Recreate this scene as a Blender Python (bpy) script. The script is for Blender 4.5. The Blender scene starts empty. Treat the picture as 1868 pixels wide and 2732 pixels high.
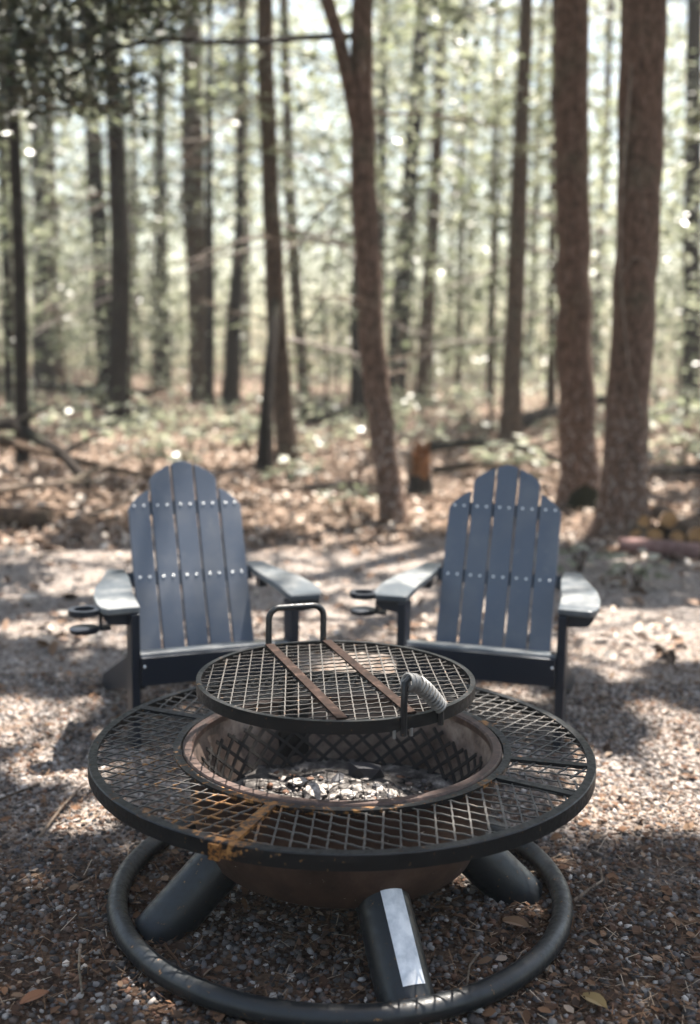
import bpy, bmesh, math, random
import numpy as np
from mathutils import Vector, Matrix

random.seed(7)
rng = np.random.default_rng(11)
S = bpy.context.scene
COL = S.collection
R = math.radians

# ------------------------------------------------------------------ camera
cam_d = bpy.data.cameras.new('camera')
cam = bpy.data.objects.new('camera', cam_d)
COL.objects.link(cam)
PITCH, ROLL, CAM_H = 0.1354, 0.0151, 1.29
_cp, _sp, _c, _s = math.cos(PITCH), math.sin(PITCH), math.cos(ROLL), math.sin(ROLL)
_r0, _u0, _f = Vector((1, 0, 0)), Vector((0, _sp, _cp)), Vector((0, _cp, -_sp))
_rv = _c * _r0 + _s * _u0
_uv = -_s * _r0 + _c * _u0
m = Matrix((( _rv.x, _uv.x, -_f.x, 0), (_rv.y, _uv.y, -_f.y, 0), (_rv.z, _uv.z, -_f.z, CAM_H), (0, 0, 0, 1)))
cam.matrix_world = m
cam_d.sensor_fit = 'VERTICAL'
cam_d.sensor_height = 36.0
cam_d.sensor_width = 24.6
cam_d.lens = 37.05
cam_d.clip_start = 0.05
cam_d.clip_end = 1500
cam_d.dof.use_dof = True
cam_d.dof.focus_distance = 2.38
cam_d.dof.aperture_fstop = 1.65
S.camera = cam

# ------------------------------------------------------------------ world, sun, exposure
SUN_EL, SUN_AZ = R(69), R(57)           # azimuth measured from +x towards +y
SUN = Vector((math.cos(SUN_EL) * math.cos(SUN_AZ), math.cos(SUN_EL) * math.sin(SUN_AZ), math.sin(SUN_EL)))
W = bpy.data.worlds.new('World')
S.world = W
W.use_nodes = True
wn = W.node_tree
wn.nodes.clear()
sky = wn.nodes.new('ShaderNodeTexSky')
sky.sky_type = 'NISHITA'
sky.sun_disc = False
sky.sun_elevation = SUN_EL
sky.sun_rotation = math.pi / 2 - SUN_AZ
sky.air_density = 1.5
sky.dust_density = 3.0
sky.ozone_density = 0.0
bg = wn.nodes.new('ShaderNodeBackground')
bg.inputs['Strength'].default_value = 0.065
wo = wn.nodes.new('ShaderNodeOutputWorld')
wn.links.new(sky.outputs[0], bg.inputs[0])
wn.links.new(bg.outputs[0], wo.inputs[0])

sl = bpy.data.lights.new('sun', 'SUN')
sl.energy = 5.0
sl.angle = R(0.53)
sl.color = (1.0, 0.93, 0.84)
so = bpy.data.objects.new('sun', sl)
COL.objects.link(so)
so.rotation_euler = SUN.to_track_quat('Z', 'Y').to_euler()

S.view_settings.view_transform = 'Standard'
S.view_settings.look = 'None'
S.view_settings.exposure = 2.35
S.view_settings.gamma = 1.0
S.view_settings.use_curve_mapping = False
S.render.engine = 'CYCLES'
cy = S.cycles
cy.use_denoising = True
cy.max_bounces = 7
cy.diffuse_bounces = 4
cy.glossy_bounces = 3
cy.transmission_bounces = 4
cy.transparent_max_bounces = 4
cy.sample_clamp_indirect = 6.0

# ------------------------------------------------------------------ small helpers
def tag(o, label=None, cat=None, group=None, kind=None):
    if label: o['label'] = label
    if cat: o['category'] = cat
    if group: o['group'] = group
    if kind: o['kind'] = kind
    return o

def empty(name, loc=(0, 0, 0), rz=0.0):
    o = bpy.data.objects.new(name, None)
    o.empty_display_size = 0.1
    COL.objects.link(o)
    o.location = loc
    o.rotation_euler = (0, 0, rz)
    return o

def link(name, me, parent=None, mat=None, smooth=False):
    o = bpy.data.objects.new(name, me)
    COL.objects.link(o)
    if parent: o.parent = parent
    if mat is not None:
        for mm in (mat if isinstance(mat, (list, tuple)) else [mat]):
            me.materials.append(mm)
    if smooth and len(me.polygons):
        me.polygons.foreach_set('use_smooth', [True] * len(me.polygons))
    return o

class MB:
    """collects simple shapes into one mesh"""
    def __init__(self):
        self.v, self.f, self.mi = [], [], []
    def add(self, vs, fs, mi=0):
        b = len(self.v)
        self.v += [tuple(p) for p in vs]
        self.f += [tuple(i + b for i in q) for q in fs]
        self.mi += [mi] * len(fs)
        return self
    def box(self, c, s, rot=None, mi=0):
        hx, hy, hz = s[0] / 2, s[1] / 2, s[2] / 2
        vs = [Vector((x, y, z)) for x in (-hx, hx) for y in (-hy, hy) for z in (-hz, hz)]
        if rot is not None: vs = [rot @ p for p in vs]
        c = Vector(c)
        return self.add([p + c for p in vs], [(0, 1, 3, 2), (4, 6, 7, 5), (0, 4, 5, 1), (2, 3, 7, 6), (0, 2, 6, 4), (1, 5, 7, 3)], mi)
    def prism(self, outline, axis_o, ax, ay, az, t, mi=0):
        """outline in the (ax, ay) plane, extruded by t along az"""
        n = len(outline)
        o = Vector(axis_o)
        a = [o + ax * x + ay * y for x, y in outline]
        b = [p + az * t for p in a]
        fs = [tuple(range(n))[::-1], tuple(range(n, 2 * n))] + [(i, (i + 1) % n, n + (i + 1) % n, n + i) for i in range(n)]
        return self.add(a + b, fs, mi)
    def tube(self, pts, rad, n=8, cap=True, closed=False, mi=0, wob=None):
        pts = [Vector(p) for p in pts]
        k = len(pts)
        if not hasattr(rad, '__len__'): rad = [rad] * k
        up = None
        vs = []
        for i, p in enumerate(pts):
            if closed: t = pts[(i + 1) % k] - pts[i - 1]
            else: t = pts[min(i + 1, k - 1)] - pts[max(i - 1, 0)]
            t.normalize()
            if up is None:
                up = Vector((0, 0, 1)) if abs(t.z) < 0.9 else Vector((1, 0, 0))
            u = (up - t * up.dot(t)).normalized()
            up = u
            w = t.cross(u)
            for j in range(n):
                a = 2 * math.pi * j / n
                r = rad[i] * (wob(i, j, a) if wob else 1.0)
                vs.append(p + (u * math.cos(a) + w * math.sin(a)) * r)
        fs = []
        for i in range(k if closed else k - 1):
            i2 = (i + 1) % k
            for j in range(n):
                j2 = (j + 1) % n
                fs.append((i * n + j, i2 * n + j, i2 * n + j2, i * n + j2)[::-1])
        if cap and not closed:
            fs.append(tuple(range(n)))
            fs.append(tuple(range((k - 1) * n, k * n))[::-1])
        return self.add(vs, fs, mi)
    def lathe(self, prof, n=64, c=(0, 0, 0), mi=0, closed_prof=False, a0=0.0, a1=2 * math.pi):
        full = abs((a1 - a0) - 2 * math.pi) < 1e-6
        m_ = n if full else n + 1
        vs, fs = [], []
        k = len(prof)
        for i in range(m_):
            a = a0 + (a1 - a0) * i / n
            for r, z in prof:
                vs.append((c[0] + r * math.cos(a), c[1] + r * math.sin(a), c[2] + z))
        for i in range(n):
            i2 = (i + 1) % m_
            for j in range(k if closed_prof else k - 1):
                j2 = (j + 1) % k
                fs.append((i * k + j, i2 * k + j, i2 * k + j2, i * k + j2))
        if not full and closed_prof:
            fs.append(tuple(range(k)))
            fs.append(tuple(range(n * k, n * k + k))[::-1])
        return self.add(vs, fs, mi)
    def mesh(self, name, fix=True):
        me = bpy.data.meshes.new(name)
        me.from_pydata(self.v, [], self.f)
        if any(self.mi): me.polygons.foreach_set('material_index', self.mi)
        if fix:
            bm = bmesh.new(); bm.from_mesh(me)
            bmesh.ops.recalc_face_normals(bm, faces=bm.faces)
            bm.to_mesh(me); bm.free()
        return me
    def build(self, name, mat, parent=None, smooth=False, bevel=0.0, seg=2, fix=True):
        me = self.mesh(name, fix)
        o = link(name, me, parent, mat)
        if smooth:
            me.polygons.foreach_set('use_smooth', [True] * len(me.polygons))
            me.set_sharp_from_angle(angle=R(40))
        if bevel > 0:
            md = o.modifiers.new('edge', 'BEVEL')
            md.width = bevel; md.segments = seg; md.limit_method = 'ANGLE'; md.angle_limit = R(35)
            md.harden_normals = False
        return o

def np_mesh(name, v, faces, nper):
    """numpy verts (N,3) and faces (M,nper) -> mesh, quick"""
    me = bpy.data.meshes.new(name)
    v = np.ascontiguousarray(v, dtype=np.float32)
    faces = np.ascontiguousarray(faces, dtype=np.int32)
    me.vertices.add(len(v)); me.vertices.foreach_set('co', v.ravel())
    me.loops.add(faces.size); me.loops.foreach_set('vertex_index', faces.ravel())
    me.polygons.add(len(faces))
    me.polygons.foreach_set('loop_start', np.arange(0, faces.size, nper, dtype=np.int32))
    me.polygons.foreach_set('loop_total', np.full(len(faces), nper, dtype=np.int32))
    me.update(calc_edges=True)
    return me

def vnoise(x, y, seed=0):
    x = np.asarray(x, float); y = np.asarray(y, float)
    xi, yi = np.floor(x), np.floor(y)
    xf, yf = x - xi, y - yi
    def h(a, b):
        q = np.sin(a * 127.1 + b * 311.7 + seed * 74.7) * 43758.5453
        return q - np.floor(q)
    u, w = xf * xf * (3 - 2 * xf), yf * yf * (3 - 2 * yf)
    return (h(xi, yi) * (1 - u) + h(xi + 1, yi) * u) * (1 - w) + (h(xi, yi + 1) * (1 - u) + h(xi + 1, yi + 1) * u) * w

def fbm(x, y, o=4, seed=0):
    t, a, n = 0, 0.5, 0
    for i in range(o):
        t = t + a * vnoise(x * 2 ** i, y * 2 ** i, seed + i); n += a; a *= 0.5
    return t / n

def sstep(a, b, x):
    t = np.clip((x - a) / (b - a), 0, 1)
    return t * t * (3 - 2 * t)

def terr(x, y):
    x = np.asarray(x, float); y = np.asarray(y, float)
    z = 0.04 * np.clip(y - 8, 0, 52)
    far = sstep(6.9, 9.0, y + 0.6 * (fbm(x * .6, y * .6, 2, 5) - .5))
    z = z + far * (fbm(x * 0.55, y * 0.55, 4, 3) - 0.48) * 0.26
    z = z + (fbm(x * 2.2, y * 2.2, 3, 9) - .5) * 0.022
    z = z + 0.30 * np.exp(-(((x + 3.0) / 1.0) ** 2 + ((y - 9.4) / 1.0) ** 2))     # low bank on the left
    z = z + 0.16 * np.exp(-(((x + 1.2) / 1.4) ** 2 + ((y - 9.0) / .6) ** 2))
    return z

def T(x, y): return float(terr(x, y))

# ------------------------------------------------------------------ materials
def mat(name, base=(0.5, 0.5, 0.5), rough=0.6, metal=0.0, spec=0.5):
    mt = bpy.data.materials.new(name)
    mt.use_nodes = True
    b = mt.node_tree.nodes['Principled BSDF']
    b.inputs['Base Color'].default_value = (*base, 1)
    b.inputs['Roughness'].default_value = rough
    b.inputs['Metallic'].default_value = metal
    b.inputs['Specular IOR Level'].default_value = spec
    return mt, mt.node_tree, b

def node(nt, typ, **kw):
    n = nt.nodes.new(typ)
    for k, v in kw.items():
        if k in n.inputs: n.inputs[k].default_value = v
        else: setattr(n, k, v)
    return n

def ramp(nt, fac, stops, interp='LINEAR'):
    r = nt.nodes.new('ShaderNodeValToRGB')
    r.color_ramp.interpolation = interp
    e = r.color_ramp.elements
    while len(e) < len(stops): e.new(0.5)
    for el, (p, c) in zip(e, stops):
        el.position = p
        el.color = (*c, 1) if len(c) == 3 else c
    nt.links.new(fac, r.inputs[0])
    return r.outputs[0]

def mixc(nt, fac, a, b, mode='MIX'):
    n = nt.nodes.new('ShaderNodeMix')
    n.data_type = 'RGBA'
    n.blend_type = mode
    for sock, val in ((n.inputs[0], fac), (n.inputs[6], a), (n.inputs[7], b)):
        if isinstance(val, (int, float)): sock.default_value = val
        elif isinstance(val, tuple): sock.default_value = (*val, 1)
        else: nt.links.new(val, sock)
    return n.outputs[2]

def noise(nt, scale, detail=4, rough=0.55, vec=None, dist=0.0):
    n = node(nt, 'ShaderNodeTexNoise', Scale=scale, Detail=detail, Roughness=rough, Distortion=dist)
    if vec is not None: nt.links.new(vec, n.inputs['Vector'])
    return n.outputs['Fac']

def geo_pos(nt): return nt.nodes.new('ShaderNodeNewGeometry').outputs['Position']
def obj_pos(nt): return nt.nodes.new('ShaderNodeTexCoord').outputs['Object']
def bump(nt, b, h, strength=0.5, dist=0.01):
    n = node(nt, 'ShaderNodeBump', Strength=strength, Distance=dist)
    nt.links.new(h, n.inputs['Height'])
    nt.links.new(n.outputs[0], b.inputs['Normal'])

def map_range(nt, v, a, b, c=0.0, d=1.0, smooth=True):
    n = nt.nodes.new('ShaderNodeMapRange')
    if smooth: n.interpolation_type = 'SMOOTHSTEP'
    for i, val in enumerate((a, b, c, d)): n.inputs[i + 1].default_value = val
    nt.links.new(v, n.inputs[0])
    return n.outputs[0]

def math_n(nt, op, a, b=None):
    n = nt.nodes.new('ShaderNodeMath'); n.operation = op
    for i, v in enumerate((a, b)):
        if v is None: continue
        if isinstance(v, (int, float)): n.inputs[i].default_value = v
        else: nt.links.new(v, n.inputs[i])
    return n.outputs[0]

def island(nt): return nt.nodes.new('ShaderNodeNewGeometry').outputs['Random Per Island']

# ground
M_ground, nt, b = mat('ground_soil', rough=0.95, spec=0.15)
P = geo_pos(nt)
sep = nt.nodes.new('ShaderNodeSeparateXYZ'); nt.links.new(P, sep.inputs[0])
n_big = noise(nt, 0.9, 4, .6, P)
n_mid = noise(nt, 9.0, 5, .65, P)
n_fine = noise(nt, 60.0, 4, .7, P)
vor = node(nt, 'ShaderNodeTexVoronoi', Scale=70.0); nt.links.new(P, vor.inputs['Vector'])
grav = ramp(nt, n_fine, [(.3, (.06, .052, .046)), (.5, (.22, .19, .168)), (.7, (.38, .34, .31))])
litt = ramp(nt, n_mid, [(.32, (.018, .012, .009)), (.47, (.11, .075, .053)), (.60, (.26, .195, .15)), (.75, (.46, .39, .33))])
soil = ramp(nt, n_fine, [(.3, (.016, .010, .007)), (.7, (.078, .048, .032))])
edge = math_n(nt, 'ADD', sep.outputs['Y'], math_n(nt, 'MULTIPLY', math_n(nt, 'SUBTRACT', n_big, .5), 2.6))
f_far = map_range(nt, edge, 7.2, 8.0)
f_near = map_range(nt, edge, 2.3, 3.0)
padc = mixc(nt, f_near, soil, grav)
patch = map_range(nt, n_mid, .5, .68)
padc = mixc(nt, math_n(nt, 'MULTIPLY', patch, .55), padc, (.19, .12, .075))
gcol = mixc(nt, f_far, padc, litt)
green = math_n(nt, 'MULTIPLY', map_range(nt, sep.outputs['Y'], 30, 40), map_range(nt, n_big, .42, .62, 0, .6))
gcol = mixc(nt, green, gcol, (.20, .24, .12))
nt.links.new(gcol, b.inputs['Base Color'])
hh = math_n(nt, 'ADD', math_n(nt, 'MULTIPLY', n_mid, .6), math_n(nt, 'MULTIPLY', vor.outputs['Distance'], .6))
bump(nt, b, hh, 0.9, 0.03)

# pebbles
M_pebble, nt, b = mat('pebble_stone', rough=0.8, spec=0.3)
rnd = island(nt)
pc = ramp(nt, rnd, [(.0, (.02, .018, .018)), (.25, (.055, .048, .044)), (.42, (.10, .083, .071)), (.50, (.085, .043, .026)), (.60, (.13, .068, .042)), (.68, (.14, .122, .11)), (.82, (.075, .072, .078)), (.94, (.26, .235, .215)), (1.0, (.42, .39, .36))])
pn = noise(nt, 90, 3, .6, geo_pos(nt))
nt.links.new(mixc(nt, .5, pc, ramp(nt, pn, [(.3, (.5, .5, .5)), (.7, (1.25, 1.22, 1.2))]), 'MULTIPLY'), b.inputs['Base Color'])

M_palepebble, nt, b = mat('pale_pebble', rough=0.85, spec=0.25)
nt.links.new(ramp(nt, island(nt), [(.0, (.06, .048, .042)), (.3, (.15, .12, .10)), (.6, (.25, .21, .185)), (.85, (.34, .295, .265)), (1.0, (.44, .40, .37))]), b.inputs['Base Color'])

M_litter, nt, b = mat('dry_leaf', rough=0.75, spec=0.25)
rnd = island(nt)
nt.links.new(ramp(nt, rnd, [(.0, (.02, .013, .009)), (.25, (.065, .036, .022)), (.5, (.16, .095, .058)), (.7, (.27, .19, .14)), (.85, (.42, .35, .285)), (1., (.58, .52, .45))]), b.inputs['Base Color'])

M_nearlitter, nt, b = mat('dark_dry_leaf', rough=0.8, spec=0.2)
nt.links.new(ramp(nt, island(nt), [(.0, (.02, .012, .008)), (.4, (.065, .034, .02)), (.7, (.125, .066, .035)), (.92, (.17, .11, .07)), (1., (.27, .21, .16))]), b.inputs['Base Color'])
M_needle, nt, b = mat('pine_needle', rough=0.8, spec=0.2)
nt.links.new(ramp(nt, island(nt), [(0, (.035, .02, .012)), (.5, (.10, .052, .028)), (.8, (.17, .105, .06)), (1, (.32, .26, .2))]), b.inputs['Base Color'])

def leaf_mat(name, stops, trans=0.45, tcol=(.22, .30, .07), rough=0.45):
    mt, nt, b = mat(name, rough=rough, spec=0.5)
    c = ramp(nt, island(nt), stops)
    nt.links.new(c, b.inputs['Base Color'])
    tr = nt.nodes.new('ShaderNodeBsdfTranslucent')
    nt.links.new(mixc(nt, .5, c, tcol), tr.inputs[0])
    mx = nt.nodes.new('ShaderNodeMixShader'); mx.inputs[0].default_value = trans
    out = nt.nodes['Material Output']
    nt.links.new(b.outputs[0], mx.inputs[1]); nt.links.new(tr.outputs[0], mx.inputs[2]); nt.links.new(mx.outputs[0], out.inputs[0])
    return mt
M_hemlock = leaf_mat('evergreen_leaf', [(0, (.012, .017, .010)), (.45, (.034, .044, .024)), (.8, (.085, .097, .055)), (1, (.26, .26, .19))], .42, (.20, .215, .125))
M_needles_dark = leaf_mat('dark_evergreen_leaf', [(0, (.010, .015, .010)), (.6, (.024, .034, .020)), (1, (.07, .085, .05))], .12, (.08, .11, .05))
M_beech = leaf_mat('broad_leaf', [(0, (.022, .030, .017)), (.45, (.062, .076, .045)), (.8, (.15, .17, .105)), (1, (.40, .40, .32))], .45, (.29, .32, .19), .34)
M_pale = leaf_mat('pale_leaf', [(0, (.05, .062, .038)), (.5, (.14, .16, .105)), (.85, (.29, .30, .22)), (1, (.50, .49, .41))], .48, (.38, .40, .27), .36)
M_far = leaf_mat('distant_leaf', [(0, (.05, .056, .036)), (.35, (.14, .15, .10)), (.7, (.25, .27, .19)), (1, (.58, .57, .48))], .50, (.40, .42, .30), .42)

def bark_mat(name, dark, midc, light, scale=7.0):
    mt, nt, b = mat(name, rough=0.9, spec=0.2)
    tc = obj_pos(nt)
    mp = node(nt, 'ShaderNodeMapping'); mp.inputs['Scale'].default_value = (1, 1, .4)
    nt.links.new(tc, mp.inputs[0])
    n1 = noise(nt, scale * 4, 6, .7, mp.outputs[0], .4)
    n2 = noise(nt, 1.3, 3, .6, tc)
    c = ramp(nt, n1, [(.28, dark), (.5, midc), (.72, light)])
    c = mixc(nt, map_range(nt, n2, .52, .72), c, (.085, .095, .06), 'MIX')
    cc = mixc(nt, .55, ramp(nt, n1, [(.28, dark), (.5, midc), (.72, light)]), c)
    vo = node(nt, 'ShaderNodeTexVoronoi', Scale=scale * 2.4); vo.feature = 'DISTANCE_TO_EDGE'; nt.links.new(mp.outputs[0], vo.inputs['Vector'])
    crack = map_range(nt, vo.outputs['Distance'], .0, .09, .75, 0)
    cc = mixc(nt, crack, cc, dark)
    nt.links.new(cc, b.inputs['Base Color'])
    bump(nt, b, n1, 1.0, .02)
    return mt
def foot_flakes(mt):
    nt = mt.node_tree; b = nt.nodes['Principled BSDF']
    old = b.inputs['Base Color'].links[0].from_socket
    tc = obj_pos(nt); sp = nt.nodes.new('ShaderNodeSeparateXYZ'); nt.links.new(tc, sp.inputs[0])
    lo = map_range(nt, sp.outputs['Z'], 1.3, .5)
    n = noise(nt, 26, 3, .6, tc)
    nt.links.new(mixc(nt, math_n(nt, 'MULTIPLY', lo, map_range(nt, n, .54, .62, 0, .8)), old, (.30, .25, .22)), b.inputs['Base Color'])
M_bark_red = bark_mat('reddish_bark', (.03, .018, .012), (.12, .072, .050), (.22, .145, .11))
foot_flakes(M_bark_red)
M_bark = bark_mat('brown_bark', (.016, .011, .008), (.075, .05, .034), (.155, .112, .08))
M_bark_dark = bark_mat('dark_bark', (.006, .005, .004), (.018, .013, .010), (.042, .031, .023))
M_bark_pale = bark_mat('tan_bark', (.035, .025, .018), (.085, .06, .045), (.15, .112, .086))
M_twig = bark_mat('bleached_twig', (.16, .13, .11), (.36, .31, .275), (.52, .46, .42))
M_deadwood = bark_mat('weathered_wood', (.07, .052, .04), (.19, .145, .11), (.34, .28, .23))

# chairs
M_slate, nt, b = mat('slate_plastic', rough=0.42, spec=0.5)
tc = obj_pos(nt)
n1 = noise(nt, 5, 4, .6, geo_pos(nt)); n2 = noise(nt, 160, 3, .6, geo_pos(nt))
nt.links.new(mixc(nt, map_range(nt, n1, .42, .72), (.072, .086, .114), (.108, .118, .138)), b.inputs['Base Color'])
n3 = noise(nt, 34, 5, .75, geo_pos(nt), .6)
old = b.inputs['Base Color'].links[0].from_socket
nt.links.new(mixc(nt, map_range(nt, n3, .58, .80, 0, .5), old, (.22, .215, .20)), b.inputs['Base Color'])
nt.links.new(map_range(nt, n1, .3, .75, .36, .55), b.inputs['Roughness'])
bump(nt, b, n2, .12, .002)
M_slate_glare, nt, b = mat('glare_slate_plastic', rough=0.28, spec=0.6)  # paler slate: glare on armrests and seat put into the colour
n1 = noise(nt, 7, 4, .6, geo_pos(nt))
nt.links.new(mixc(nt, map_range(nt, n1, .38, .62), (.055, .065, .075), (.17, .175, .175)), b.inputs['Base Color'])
M_slate_shaded, nt, b = mat('shaded_slate_plastic', (.006, .0095, .017), 0.40, 0, .5)  # same chair plastic, darkened in colour for the parts in shade
M_screw, _, _ = mat('steel_screw', (.80, .80, .78), .35, .35)

# fire pit
def metal_paint(name, base, rough, dust=(.16, .145, .13), rustc=(.19, .078, .02), attr=True, brown=.5, spec=.5):
    mt, nt, b = mat(name, base, rough, 0.0, spec)
    P = geo_pos(nt)
    n1 = noise(nt, 14, 5, .65, P); n2 = noise(nt, 70, 4, .65, P)
    c = mixc(nt, map_range(nt, n2, .52, .8, 0, .55), base, dust)
    c = mixc(nt, map_range(nt, n1, .55, .75, 0, brown), c, (.085, .055, .04))
    if attr:
        a = node(nt, 'ShaderNodeAttribute', attribute_name='rust')
        k = math_n(nt, 'ADD', a.outputs['Fac'], math_n(nt, 'MULTIPLY', math_n(nt, 'SUBTRACT', n2, .5), 2.4))
        c = mixc(nt, map_range(nt, k, .3, .75), c, ramp(nt, n2, [(.35, (.06, .025, .012)), (.5, rustc), (.68, (.30, .15, .05))]))
    nt.links.new(c, b.inputs['Base Color'])
    nt.links.new(map_range(nt, n2, .35, .75, rough, min(1, rough + .35)), b.inputs['Roughness'])
    bump(nt, b, n2, .25, .002)
    return mt
M_black = metal_paint('black_paint', (.005, .006, .007), .32, dust=(.022, .02, .018), brown=.12, spec=.35)
M_tube = metal_paint('black_tube_paint', (.006, .008, .010), .34, dust=(.02, .019, .018), brown=.06, spec=.45)
M_wire = metal_paint('expanded_metal', (.045, .042, .039), .36, dust=(.16, .14, .12))
M_grate = metal_paint('grate_metal', (.03, .027, .024), .5, dust=(.10, .08, .065), rustc=(.22, .10, .05))
M_coil, nt, b = mat('coil_steel', (.20, .197, .19), .55, .55)
M_bar, nt, b = mat('burnt_bar', rough=.85, spec=.12)
n1 = noise(nt, 35, 5, .7, geo_pos(nt))
nt.links.new(ramp(nt, n1, [(.3, (.008, .005, .004)), (.55, (.022, .013, .010)), (.75, (.075, .048, .038))]), b.inputs['Base Color'])
M_bowl_out, nt, b = mat('rusted_bowl', rough=.8, spec=.3)
P = geo_pos(nt)
n1 = noise(nt, 7, 5, .65, P); n2 = noise(nt, 45, 4, .7, P)
c = ramp(nt, n1, [(.3, (.018, .010, .007)), (.5, (.043, .023, .016)), (.7, (.075, .044, .031))])
c = mixc(nt, map_range(nt, n2, .66, .74), c, (.36, .30, .25))
nt.links.new(c, b.inputs['Base Color']); bump(nt, b, n2, .3, .004)
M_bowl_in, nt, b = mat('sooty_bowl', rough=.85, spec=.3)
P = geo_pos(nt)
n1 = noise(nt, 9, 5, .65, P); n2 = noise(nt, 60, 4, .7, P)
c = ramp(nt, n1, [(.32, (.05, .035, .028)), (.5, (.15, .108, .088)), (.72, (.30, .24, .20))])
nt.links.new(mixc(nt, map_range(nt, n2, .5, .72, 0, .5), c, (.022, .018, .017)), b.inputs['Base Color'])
M_lip, nt, b = mat('rusted_lip', rough=.6, spec=.5)
n2 = noise(nt, 40, 4, .7, geo_pos(nt))
nt.links.new(ramp(nt, n2, [(.3, (.02, .011, .008)), (.55, (.055, .029, .021)), (.78, (.15, .10, .075))]), b.inputs['Base Color'])
M_ash, nt, b = mat('ash_bed', rough=.95, spec=.1)
n1 = noise(nt, 22, 5, .7, geo_pos(nt))
nt.links.new(ramp(nt, n1, [(.36, (.012, .011, .011)), (.52, (.06, .055, .052)), (.66, (.20, .185, .17)), (.8, (.42, .39, .36))]), b.inputs['Base Color'])
M_whiteash, nt, b = mat('white_ash', (.62, .57, .52), .95, 0, .1)
n1 = noise(nt, 60, 4, .65, geo_pos(nt))
nt.links.new(ramp(nt, n1, [(.35, (.08, .072, .066)), (.55, (.32, .29, .265)), (.75, (.62, .57, .52))]), b.inputs['Base Color'])
M_lattice, nt, b = mat('lattice_black', (.012, .010, .009), .75, 0, .3)
M_char, nt, b = mat('charcoal', (.018, .018, .022), .7, 0, .4)
M_label, nt, b = mat('sticker_paper', rough=.45, spec=.5)
n1 = noise(nt, 28, 3, .6, geo_pos(nt))
nt.links.new(ramp(nt, n1, [(.35, (.42, .44, .47)), (.65, (.72, .72, .73))]), b.inputs['Base Color'])
M_orange, nt, b = mat('rotten_wood', rough=.9, spec=.2)
n1 = noise(nt, 14, 5, .7, obj_pos(nt))
nt.links.new(ramp(nt, n1, [(.3, (.03, .014, .008)), (.5, (.13, .05, .015)), (.7, (.25, .13, .055))]), b.inputs['Base Color'])
M_cut, nt, b = mat('cut_wood', rough=.8, spec=.3)
n1 = noise(nt, 30, 4, .6, geo_pos(nt))
nt.links.new(ramp(nt, n1, [(.3, (.17, .085, .034)), (.7, (.42, .24, .105))]), b.inputs['Base Color'])
M_log, nt, b = mat('reddish_log_bark', rough=.85, spec=.2)
n1 = noise(nt, 25, 4, .6, obj_pos(nt))
nt.links.new(ramp(nt, n1, [(.3, (.09, .05, .045)), (.7, (.21, .13, .12))]), b.inputs['Base Color'])
M_moss, nt, b = mat('dark_moss', (.020, .020, .011), .95, 0, .1)

# ------------------------------------------------------------------ ground (one sheet to the horizon)
def axis(lim0, lim1, fine0, fine1, step, grow=1.16):
    a = list(np.arange(fine0, fine1, step))
    x, d = fine1, step
    while x < lim1: a.append(x); d *= grow; x += d
    a.append(lim1)
    x, d = fine0, step
    pre = []
    while x > lim0: d *= grow; x -= d; pre.append(x)
    return np.array(sorted(set(pre)) + a)
gx = axis(-400, 400, -4.5, 4.5, .075)
gy = axis(-40, 700, .8, 14, .075)
GX, GY = np.meshgrid(gx, gy)
GZ = terr(GX, GY)
V = np.stack([GX, GY, GZ], -1).reshape(-1, 3)
ni, nj = GX.shape
idx = np.arange(ni * nj).reshape(ni, nj)
Fq = np.stack([idx[:-1, :-1], idx[:-1, 1:], idx[1:, 1:], idx[1:, :-1]], -1).reshape(-1, 4)
ground = link('ground', np_mesh('ground', V, Fq, 4), None, M_ground, True)
tag(ground, 'gravel clearing running back into brown leaf litter', kind='structure')

# sampling inside the camera's fan
def fan(n, y0, y1, power=1.0, margin=1.12, half=.36):
    y = y0 + (y1 - y0) * rng.random(n) ** power
    x = (rng.random(n) * 2 - 1) * (half * y * margin + .15)
    return x, y

# pebbles: joined squashed icospheres
def ico(sub=1):
    bm = bmesh.new(); bmesh.ops.create_icosphere(bm, subdivisions=sub, radius=1.0)
    v = np.array([p.co[:] for p in bm.verts]); f = np.array([[q.index for q in t.verts] for t in bm.faces])
    bm.free()
    return v, f
IV1, IF1 = ico(1)
IV2, IF2 = ico(2)
def scatter_ico(name, x, y, z, size, mat_, IV, IF, flat=(.45, .85), jit=.22):
    n = len(x)
    a = rng.random(n) * 2 * np.pi
    sx = size * (0.75 + .6 * rng.random(n)); sy = size * (0.6 + .4 * rng.random(n)); sz = size * (flat[0] + (flat[1] - flat[0]) * rng.random(n))
    v = np.repeat(IV[None], n, 0) * (1 + jit * (rng.random((n, len(IV), 1)) - .5) * 2)
    v = v * np.stack([sx, sy, sz], -1)[:, None, :]
    tl = (rng.random(n) - .5) * .9
    ct, st = np.cos(tl)[:, None], np.sin(tl)[:, None]
    vx, vz = v[..., 0] * ct - v[..., 2] * st, v[..., 0] * st + v[..., 2] * ct
    ca, sa = np.cos(a)[:, None], np.sin(a)[:, None]
    X = vx * ca - v[..., 1] * sa + x[:, None]
    Y = vx * sa + v[..., 1] * ca + y[:, None]
    Z = vz + z[:, None]
    V = np.stack([X, Y, Z], -1).reshape(-1, 3)
    Fc = (IF[None] + (np.arange(n) * len(IV))[:, None, None]).reshape(-1, 3)
    return link(name, np_mesh(name, V, Fc, 3), None, mat_, True)
x, y = fan(36000, 1.55, 4.3, .85)
sz = .0038 + .0078 * rng.random(len(x)) ** 2.0
o = scatter_ico('gravel', x, y, terr(x, y) + sz * .12, sz, M_pebble, IV1, IF1)
tag(o, 'small grey and brown pebbles of the gravel around the fire pit', kind='stuff')
x, y = fan(26000, 2.9, 8.0, .95)
sz = .005 + .008 * rng.random(len(x)) ** 1.8
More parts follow.
